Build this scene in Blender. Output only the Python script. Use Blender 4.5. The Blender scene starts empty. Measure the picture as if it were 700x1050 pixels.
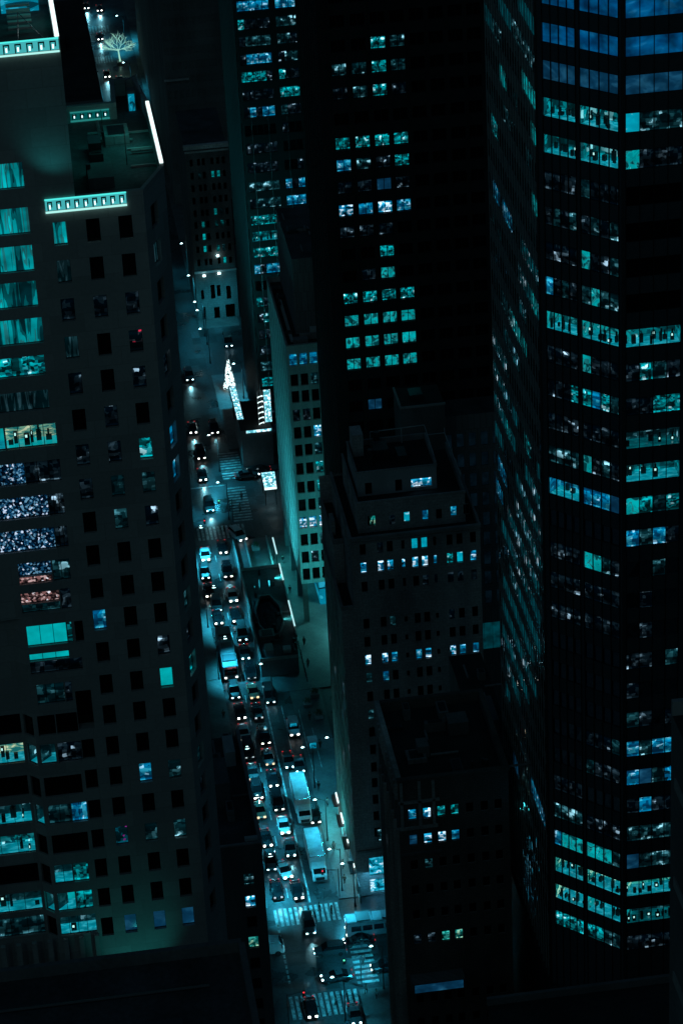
import bpy, math, random
from mathutils import Vector, Matrix
random.seed(7)
C = bpy.context.scene.collection
S = bpy.context.scene

# ---------------------------------------------------------------- camera
F_PX, CAM_Z = 3035.0, 270.0
down = Vector((300, -5475, -F_PX)).normalized()
ave = Vector((-490, 1655, -F_PX)); ave = (ave - down * ave.dot(down)).normalized()
up = -down
xax = ave.cross(up)
M = Matrix((xax, ave, up))                    # world = M @ camera
ORG = Vector((0, 0, CAM_Z))
cam_data = bpy.data.cameras.new('camera')
cam = bpy.data.objects.new('camera', cam_data); C.objects.link(cam)
cam.matrix_world = Matrix.Translation(ORG) @ M.to_4x4()
cam_data.sensor_fit = 'HORIZONTAL'; cam_data.sensor_width = 36
cam_data.lens = F_PX / 700 * 36
cam_data.clip_start = 1; cam_data.clip_end = 8000
S.camera = cam

# ---------------------------------------------------------------- sky, sun, exposure
W = bpy.data.worlds.new('World'); S.world = W; W.use_nodes = True
nt = W.node_tree; nt.nodes.clear()
sky = nt.nodes.new('ShaderNodeTexSky'); sky.sky_type = 'NISHITA'; sky.sun_disc = False
sky.sun_elevation = math.radians(38); sky.sun_rotation = math.radians(200)
mul = nt.nodes.new('ShaderNodeMix'); mul.data_type = 'RGBA'; mul.blend_type = 'MULTIPLY'
mul.inputs[0].default_value = 1; mul.inputs[7].default_value = (0.30, 0.66, 0.74, 1)
bg = nt.nodes.new('ShaderNodeBackground'); bg.inputs[1].default_value = 0.0092
wo = nt.nodes.new('ShaderNodeOutputWorld')
nt.links.new(sky.outputs[0], mul.inputs[6]); nt.links.new(mul.outputs[2], bg.inputs[0]); nt.links.new(bg.outputs[0], wo.inputs[0])
sd = bpy.data.lights.new('moonlight', 'SUN'); sd.energy = 0.012; sd.angle = math.radians(0.5); sd.color = (0.45, 0.95, 1.0)
so = bpy.data.objects.new('moonlight', sd); C.objects.link(so)
so.rotation_euler = (math.radians(52), 0, math.radians(-20))
vs = S.view_settings
S.display_settings.display_device = 'sRGB'
vs.view_transform = 'Standard'; vs.look = 'None'; vs.exposure = 0; vs.gamma = 1; vs.use_curve_mapping = False
S.cycles.max_bounces = 5; S.cycles.diffuse_bounces = 2; S.cycles.glossy_bounces = 3
S.cycles.transparent_max_bounces = 6
S.cycles.sample_clamp_indirect = 2.0
S.cycles.caustics_reflective = False; S.cycles.caustics_refractive = False
S.cycles.use_denoising = True

# ---------------------------------------------------------------- photo pixel -> point on a known plane of the place
def ray(u, v): return M @ Vector(((u - 350) / F_PX, -(v - 525) / F_PX, -1))
def gz(u, v, z=0.0):
    r = ray(u, v); return ORG + r * ((z - CAM_Z) / r.z)
def gy(u, v, y):
    r = ray(u, v); return ORG + r * (y / r.y)
def gx(u, v, x):
    r = ray(u, v); return ORG + r * (x / r.x)
def gline(u, v, p0, d):                        # vertical plane through p0 along d -> (s, z)
    r = ray(u, v); n = Vector((d[1], -d[0], 0))
    t = (Vector((p0[0], p0[1], 0)) - Vector((0, 0, 0))).dot(n) / r.dot(n)
    p = ORG + r * t
    return ((p.x - p0[0]) * d[0] + (p.y - p0[1]) * d[1], p.z)

# ---------------------------------------------------------------- object helpers
def tag(o, label=None, cat=None, group=None, kind=None):
    if label: o['label'] = label
    if cat: o['category'] = cat
    if group: o['group'] = group
    if kind: o['kind'] = kind
    return o
def empty(name, loc=(0, 0, 0), rz=0):
    o = bpy.data.objects.new(name, None); C.objects.link(o)
    o.location = loc; o.rotation_euler = (0, 0, rz); o.empty_display_size = 0.5
    return o
def thing(name, label, cat, loc=(0, 0, 0), rz=0, group=None):
    return tag(empty(name, loc, rz), label, cat, group)
def copy_tree(o, parent=None):
    c = o.copy(); C.objects.link(c); c.parent = parent
    for ch in list(o.children): copy_tree(ch, c)
    return c

class MB:
    def __init__(s): s.v = []; s.f = []; s.m = []; s.uv = []; s.mats = []; s.uv2 = {}
    def mi(s, mat):
        if mat not in s.mats: s.mats.append(mat)
        return s.mats.index(mat)
    def poly(s, pts, mat, uv=None, uv2=None):
        i = len(s.v); s.v += [tuple(p) for p in pts]; s.f.append(tuple(range(i, i + len(pts)))); s.m.append(s.mi(mat))
        s.uv.append(uv or [(0.5, 0.5)] * len(pts))
        if uv2: s.uv2[len(s.f) - 1] = uv2
    def box(s, x0, x1, y0, y1, z0, z1, mat, faces='xXyYzZ'):
        a = [(x0,y0,z0),(x1,y0,z0),(x1,y1,z0),(x0,y1,z0),(x0,y0,z1),(x1,y0,z1),(x1,y1,z1),(x0,y1,z1)]
        q = {'z': (0,3,2,1), 'Z': (4,5,6,7), 'y': (0,1,5,4), 'X': (1,2,6,5), 'Y': (2,3,7,6), 'x': (3,0,4,7)}
        i = len(s.v); s.v += a
        for k in faces:
            s.f.append(tuple(i + j for j in q[k])); s.m.append(s.mi(mat)); s.uv.append([(0,0),(1,0),(1,1),(0,1)])
    def bar(s, p, q, r, mat, n=6, r2=None):
        p = Vector(p); q = Vector(q); d = (q - p)
        if d.length < 1e-5: return
        d.normalize(); a = d.orthogonal().normalized(); b = d.cross(a); r2 = r if r2 is None else r2
        i = len(s.v)
        for (c, rr) in ((p, r), (q, r2)):
            for k in range(n):
                t = 2 * math.pi * k / n; s.v.append(tuple(c + a * math.cos(t) * rr + b * math.sin(t) * rr))
        for k in range(n):
            k2 = (k + 1) % n; s.f.append((i + k, i + k2, i + n + k2, i + n + k)); s.m.append(s.mi(mat)); s.uv.append([(0,0)] * 4)
        s.f.append(tuple(i + k for k in range(n))[::-1]); s.m.append(s.mi(mat)); s.uv.append([(0,0)] * n)
        s.f.append(tuple(i + n + k for k in range(n))); s.m.append(s.mi(mat)); s.uv.append([(0,0)] * n)
    def prism(s, pts, z0, z1, mat, cap=None, bottom=False):     # pts counter-clockwise
        n = len(pts)
        for k in range(n):
            a = pts[k]; b = pts[(k + 1) % n]
            s.poly([(a[0],a[1],z0),(b[0],b[1],z0),(b[0],b[1],z1),(a[0],a[1],z1)], mat)
        s.poly([(p[0], p[1], z1) for p in pts], cap or mat)
        if bottom: s.poly([(p[0], p[1], z0) for p in pts[::-1]], mat)
    def loft(s, secs, mat, cap=True):
        n = len(secs[0]); i = len(s.v)
        for sec in secs: s.v += [tuple(p) for p in sec]
        for a in range(len(secs) - 1):
            for k in range(n):
                k2 = (k + 1) % n
                s.f.append((i + a*n + k, i + a*n + k2, i + (a+1)*n + k2, i + (a+1)*n + k)); s.m.append(s.mi(mat)); s.uv.append([(0,0)] * 4)
        if cap:
            s.f.append(tuple(i + k for k in range(n))[::-1]); s.m.append(s.mi(mat)); s.uv.append([(0,0)] * n)
            j = i + (len(secs) - 1) * n
            s.f.append(tuple(j + k for k in range(n))); s.m.append(s.mi(mat)); s.uv.append([(0,0)] * n)
    def mesh(s, name):
        me = bpy.data.meshes.new(name); me.from_pydata(s.v, [], s.f)
        for m in s.mats: me.materials.append(m)
        me.polygons.foreach_set('material_index', s.m)
        ul = me.uv_layers.new(name='UVMap'); flat = [c for f in s.uv for p in f for c in p]
        ul.data.foreach_set('uv', flat)
        if s.uv2:
            u2 = me.uv_layers.new(name='Frac'); u2.data.foreach_set('uv', [c for i, f in enumerate(s.uv) for p in s.uv2.get(i, [(.5, .55)] * len(f)) for c in p])
        me.update(); return me
    def build(s, name, parent=None, smooth=False):
        me = s.mesh(name); o = bpy.data.objects.new(name, me); C.objects.link(o); o.parent = parent
        if smooth:
            for p in me.polygons: p.use_smooth = True
        return o

# ---------------------------------------------------------------- materials
def newmat(name):
    m = bpy.data.materials.new(name); m.use_nodes = True; t = m.node_tree
    return m, t, t.nodes['Principled BSDF']
def N(t, kind, **kw):
    n = t.nodes.new(kind)
    for k, v in kw.items(): setattr(n, k, v)
    return n
def wall(name, col, rough=0.85, var=0.35, scale=0.25, joint=None, metal=0.0, fine=3.0, bump=0.15):
    m, t, p = newmat(name); L = t.links.new
    geo = N(t, 'ShaderNodeNewGeometry')
    n1 = N(t, 'ShaderNodeTexNoise'); n1.inputs['Scale'].default_value = scale; n1.inputs['Detail'].default_value = 6
    mp = N(t, 'ShaderNodeMapping'); mp.inputs['Scale'].default_value = (1, 1, 0.35)
    L(geo.outputs['Position'], mp.inputs[0]); L(mp.outputs[0], n1.inputs['Vector'])
    n2 = N(t, 'ShaderNodeTexNoise'); n2.inputs['Scale'].default_value = fine; n2.inputs['Detail'].default_value = 4
    L(geo.outputs['Position'], n2.inputs['Vector'])
    mr = N(t, 'ShaderNodeMapRange'); mr.inputs[1].default_value = 0.3; mr.inputs[2].default_value = 0.7
    mr.inputs[3].default_value = 1 - var; mr.inputs[4].default_value = 1 + var
    L(n1.outputs[0], mr.inputs[0])
    mr2 = N(t, 'ShaderNodeMapRange'); mr2.inputs[1].default_value = 0.3; mr2.inputs[2].default_value = 0.7
    mr2.inputs[3].default_value = 1 - var * 0.5; mr2.inputs[4].default_value = 1 + var * 0.5
    L(n2.outputs[0], mr2.inputs[0])
    mm = N(t, 'ShaderNodeMath', operation='MULTIPLY'); L(mr.outputs[0], mm.inputs[0]); L(mr2.outputs[0], mm.inputs[1])
    last = mm.outputs[0]
    if joint:
        sx, sz, dark = joint
        sep = N(t, 'ShaderNodeSeparateXYZ'); L(geo.outputs['Position'], sep.inputs[0])
        add = N(t, 'ShaderNodeMath', operation='ADD'); L(sep.outputs[0], add.inputs[0]); L(sep.outputs[1], add.inputs[1])
        cmb = N(t, 'ShaderNodeCombineXYZ'); L(add.outputs[0], cmb.inputs[0]); L(sep.outputs[2], cmb.inputs[1])
        bt = N(t, 'ShaderNodeTexBrick'); bt.inputs['Scale'].default_value = 1; bt.inputs['Brick Width'].default_value = sx
        bt.inputs['Row Height'].default_value = sz; bt.inputs['Mortar Size'].default_value = 0.04
        bt.inputs['Color1'].default_value = (1,1,1,1); bt.inputs['Color2'].default_value = (0.82,0.82,0.82,1); bt.inputs['Mortar'].default_value = (dark,)*3 + (1,)
        L(cmb.outputs[0], bt.inputs['Vector'])
        m3 = N(t, 'ShaderNodeMath', operation='MULTIPLY'); L(last, m3.inputs[0]); L(bt.outputs[0], m3.inputs[1]); last = m3.outputs[0]
    mx = N(t, 'ShaderNodeMix', data_type='RGBA', blend_type='MULTIPLY'); mx.inputs[0].default_value = 1
    mx.inputs[6].default_value = (*col, 1); L(last, mx.inputs[7]); L(mx.outputs[2], p.inputs['Base Color'])
    p.inputs['Roughness'].default_value = rough; p.inputs['Metallic'].default_value = metal
    if bump:
        b = N(t, 'ShaderNodeBump'); b.inputs['Strength'].default_value = bump; b.inputs['Distance'].default_value = 0.1
        L(n2.outputs[0], b.inputs['Height']); L(b.outputs[0], p.inputs['Normal'])
    return m
def road(name, worn=None):
    """asphalt with tar patches, cracks and tyre-polished lanes; worn = paint colour lying on it, rubbed through in places"""
    m, t, p = newmat(name); L = t.links.new
    geo = N(t, 'ShaderNodeNewGeometry')
    n1 = N(t, 'ShaderNodeTexNoise'); n1.inputs['Scale'].default_value = .16; n1.inputs['Detail'].default_value = 5; L(geo.outputs['Position'], n1.inputs['Vector'])
    n2 = N(t, 'ShaderNodeTexNoise'); n2.inputs['Scale'].default_value = 2.2; n2.inputs['Detail'].default_value = 6; L(geo.outputs['Position'], n2.inputs['Vector'])
    sn = N(t, 'ShaderNodeVectorMath', operation='SNAP'); sn.inputs[1].default_value = (1.7, 3.3, 10)
    ad = N(t, 'ShaderNodeVectorMath', operation='ADD'); L(geo.outputs['Position'], ad.inputs[0]); ad.inputs[1].default_value = (.3, .6, 5); L(ad.outputs[0], sn.inputs[0])
    wn = N(t, 'ShaderNodeTexWhiteNoise'); wn.noise_dimensions = '3D'; L(sn.outputs[0], wn.inputs['Vector'])
    pr = N(t, 'ShaderNodeValToRGB'); pr.color_ramp.interpolation = 'CONSTANT'; e = pr.color_ramp.elements
    e[0].position = 0; e[0].color = (.55, .55, .55, 1); e[1].position = .12; e[1].color = (1, 1, 1, 1); x = e.new(.9); x.color = (1.5, 1.5, 1.5, 1)
    L(wn.outputs['Value'], pr.inputs[0])
    vo = N(t, 'ShaderNodeTexVoronoi'); vo.feature = 'DISTANCE_TO_EDGE'; vo.inputs['Scale'].default_value = .35; L(geo.outputs['Position'], vo.inputs['Vector'])
    cr = N(t, 'ShaderNodeMapRange'); cr.inputs[1].default_value = 0.0; cr.inputs[2].default_value = 0.02; cr.inputs[3].default_value = .45; cr.inputs[4].default_value = 1.0; L(vo.outputs['Distance'], cr.inputs[0])
    r1 = N(t, 'ShaderNodeMapRange'); r1.inputs[1].default_value = .3; r1.inputs[2].default_value = .7; r1.inputs[3].default_value = .6; r1.inputs[4].default_value = 1.5; L(n1.outputs[0], r1.inputs[0])
    r2 = N(t, 'ShaderNodeMapRange'); r2.inputs[1].default_value = .3; r2.inputs[2].default_value = .7; r2.inputs[3].default_value = .7; r2.inputs[4].default_value = 1.3; L(n2.outputs[0], r2.inputs[0])
    m1 = N(t, 'ShaderNodeMath', operation='MULTIPLY'); L(r1.outputs[0], m1.inputs[0]); L(r2.outputs[0], m1.inputs[1])
    m2 = N(t, 'ShaderNodeMath', operation='MULTIPLY'); L(m1.outputs[0], m2.inputs[0]); L(cr.outputs[0], m2.inputs[1])
    m3 = N(t, 'ShaderNodeMix', data_type='RGBA', blend_type='MULTIPLY'); m3.inputs[0].default_value = 1; L(pr.outputs[0], m3.inputs[6]); L(m2.outputs[0], m3.inputs[7])
    m4 = N(t, 'ShaderNodeMix', data_type='RGBA', blend_type='MULTIPLY'); m4.inputs[0].default_value = 1; L(m3.outputs[2], m4.inputs[6]); m4.inputs[7].default_value = (.052, .052, .054, 1)
    out = m4.outputs[2]
    if worn:
        n3 = N(t, 'ShaderNodeTexNoise'); n3.inputs['Scale'].default_value = 1.1; n3.inputs['Detail'].default_value = 8; n3.inputs['Roughness'].default_value = .7; L(geo.outputs['Position'], n3.inputs['Vector'])
        w = N(t, 'ShaderNodeMapRange'); w.inputs[1].default_value = .42; w.inputs[2].default_value = .58; w.inputs[3].default_value = 1.0; w.inputs[4].default_value = .25; L(n3.outputs[0], w.inputs[0])
        m5 = N(t, 'ShaderNodeMix', data_type='RGBA'); L(w.outputs[0], m5.inputs[0]); L(out, m5.inputs[6]); m5.inputs[7].default_value = (*worn, 1); out = m5.outputs[2]
    L(out, p.inputs['Base Color'])
    rg = N(t, 'ShaderNodeMapRange'); rg.inputs[1].default_value = .35; rg.inputs[2].default_value = .65; rg.inputs[3].default_value = .22; rg.inputs[4].default_value = .6; L(n1.outputs[0], rg.inputs[0]); L(rg.outputs[0], p.inputs['Roughness'])
    b = N(t, 'ShaderNodeBump'); b.inputs['Strength'].default_value = .25; b.inputs['Distance'].default_value = .05; L(n2.outputs[0], b.inputs['Height']); L(b.outputs[0], p.inputs['Normal'])
    return m
def plain(name, col, rough=0.5, metal=0.0, coat=0.0):
    m, t, p = newmat(name)
    n = N(t, 'ShaderNodeTexNoise'); n.inputs['Scale'].default_value = 2.0
    geo = N(t, 'ShaderNodeNewGeometry'); t.links.new(geo.outputs['Position'], n.inputs['Vector'])
    mr = N(t, 'ShaderNodeMapRange'); mr.inputs[3].default_value = rough * 0.75; mr.inputs[4].default_value = min(1, rough * 1.25)
    t.links.new(n.outputs[0], mr.inputs[0]); t.links.new(mr.outputs[0], p.inputs['Roughness'])
    p.inputs['Base Color'].default_value = (*col, 1); p.inputs['Metallic'].default_value = metal
    p.inputs['Coat Weight'].default_value = coat
    return m
def glass(name, col=(0.004, 0.008, 0.01), rough=0.05, wav=0.3, wscale=0.6, spec=0.5, metal=0.0):
    m, t, p = newmat(name)
    p.inputs['Base Color'].default_value = (*col, 1); p.inputs['Roughness'].default_value = rough; p.inputs['Metallic'].default_value = metal
    p.inputs['Specular IOR Level'].default_value = spec
    if wav:
        geo = N(t, 'ShaderNodeNewGeometry'); n = N(t, 'ShaderNodeTexNoise'); n.inputs['Scale'].default_value = wscale; n.inputs['Detail'].default_value = 1.5
        t.links.new(geo.outputs['Position'], n.inputs['Vector'])
        b = N(t, 'ShaderNodeBump'); b.inputs['Strength'].default_value = wav; b.inputs['Distance'].default_value = 0.1
        t.links.new(n.outputs[0], b.inputs['Height']); t.links.new(b.outputs[0], p.inputs['Normal'])
    return m
def clear(name):
    m, t, p = newmat(name); t.nodes.remove(p); out = t.nodes['Material Output']
    a = N(t, 'ShaderNodeBsdfTransparent'); a.inputs[0].default_value = (0.9, 0.97, 0.97, 1)
    g = N(t, 'ShaderNodeBsdfGlossy'); g.inputs[1].default_value = 0.05
    mx = N(t, 'ShaderNodeMixShader'); mx.inputs[0].default_value = 0.12
    t.links.new(a.outputs[0], mx.inputs[1]); t.links.new(g.outputs[0], mx.inputs[2]); t.links.new(mx.outputs[0], out.inputs[0])
    return m
def emit(name, col, strength=1.0):
    m, t, p = newmat(name); p.inputs['Base Color'].default_value = (0.02, 0.02, 0.02, 1)
    p.inputs['Emission Color'].default_value = (*col, 1); p.inputs['Emission Strength'].default_value = strength
    return m
def lit(name, stops, sx=1.2, sz=1.2, strength=1.0, dist=1.5, detail=3.0, const=True, voronoi=False, bright=(0.45, 1.0), vary=0.5, room=False, block=None):
    """a lit window: curtains, lamps and furniture behind glass, as a warped pattern in facade metres (UV)"""
    stops = [(q, (c[0], c[1]*.96, c[2]*1.12)) for q, c in stops]
    m, t, p = newmat(name); L = t.links.new
    uv = N(t, 'ShaderNodeUVMap'); uv.uv_map = 'UVMap'
    mp = N(t, 'ShaderNodeMapping'); mp.inputs['Scale'].default_value = (sx, sz, 1); L(uv.outputs[0], mp.inputs[0])
    if block:                                                     # furniture, blinds and panels are rectangular: evaluate the pattern in blocks
        nd = N(t, 'ShaderNodeTexNoise'); nd.inputs['Scale'].default_value = 1.3; nd.inputs['Detail'].default_value = 1; L(uv.outputs[0], nd.inputs['Vector'])
        sc = N(t, 'ShaderNodeVectorMath', operation='SCALE'); sc.inputs['Scale'].default_value = 0.5; L(nd.outputs['Color'], sc.inputs[0])
        ad = N(t, 'ShaderNodeVectorMath', operation='ADD'); L(uv.outputs[0], ad.inputs[0]); L(sc.outputs[0], ad.inputs[1])
        sn = N(t, 'ShaderNodeVectorMath', operation='SNAP'); sn.inputs[1].default_value = (block[0], block[1], 1); L(ad.outputs[0], sn.inputs[0])
        mxv = N(t, 'ShaderNodeMix', data_type='VECTOR'); mxv.inputs[0].default_value = 0.72; L(uv.outputs[0], mxv.inputs[4]); L(sn.outputs[0], mxv.inputs[5])
        L(mxv.outputs[1], mp.inputs[0])
    if voronoi:
        n = N(t, 'ShaderNodeTexVoronoi'); n.inputs['Scale'].default_value = 1.0; L(mp.outputs[0], n.inputs['Vector'])
        sp = N(t, 'ShaderNodeSeparateColor'); L(n.outputs['Color'], sp.inputs[0]); fac = sp.outputs[0]
    else:
        n = N(t, 'ShaderNodeTexNoise'); n.inputs['Scale'].default_value = 1.0; n.inputs['Detail'].default_value = detail
        n.inputs['Distortion'].default_value = dist; L(mp.outputs[0], n.inputs['Vector']); fac = n.outputs[0]
    cr = N(t, 'ShaderNodeValToRGB'); cr.color_ramp.interpolation = 'CONSTANT' if const else 'LINEAR'
    el = cr.color_ramp.elements
    el[0].position, el[0].color = stops[0][0], (*stops[0][1], 1)
    el[1].position, el[1].color = stops[1][0], (*stops[1][1], 1)
    for q, c in stops[2:]:
        e = el.new(q); e.color = (*c, 1)
    L(fac, cr.inputs[0])
    n2 = N(t, 'ShaderNodeTexNoise'); n2.inputs['Scale'].default_value = 0.55; n2.inputs['Detail'].default_value = 2
    L(uv.outputs[0], n2.inputs['Vector'])
    mr = N(t, 'ShaderNodeMapRange'); mr.inputs[1].default_value = 0.35; mr.inputs[2].default_value = 0.65
    mr.inputs[3].default_value = strength * (1 - vary); mr.inputs[4].default_value = strength * (1 + vary)
    L(n2.outputs[0], mr.inputs[0])
    p.inputs['Base Color'].default_value = (0.006, 0.01, 0.012, 1); p.inputs['Roughness'].default_value = 0.12
    if room:                                                      # ceiling with lamps, wall, furniture zone, bright sill
        u2 = N(t, 'ShaderNodeUVMap'); u2.uv_map = 'Frac'; sx2 = N(t, 'ShaderNodeSeparateXYZ'); L(u2.outputs[0], sx2.inputs[0])
        rr_ = N(t, 'ShaderNodeValToRGB'); rr_.color_ramp.interpolation = 'LINEAR'; e2 = rr_.color_ramp.elements
        e2[0].position = 0; e2[0].color = (.95,)*3 + (1,); e2[1].position = .09; e2[1].color = (.8,)*3 + (1,)
        for q_, g_ in ((.13, .28), (.4, .3), (.5, .55), (.7, .62), (.74, 1.0), (.84, .8), (.9, .45), (1, .3)):
            e_ = e2.new(q_); e_.color = (g_, g_, g_, 1)
        L(sx2.outputs[1], rr_.inputs[0])
        mg = N(t, 'ShaderNodeMath', operation='MULTIPLY'); L(rr_.outputs[0], mg.inputs[0]); L(mr.outputs[0], mg.inputs[1])
        m2 = N(t, 'ShaderNodeMath', operation='MULTIPLY'); m2.inputs[1].default_value = 1.75; L(mg.outputs[0], m2.inputs[0]); mr = m2
    L(cr.outputs[0], p.inputs['Emission Color']); L(mr.outputs[0], p.inputs['Emission Strength'])
    return m

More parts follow.
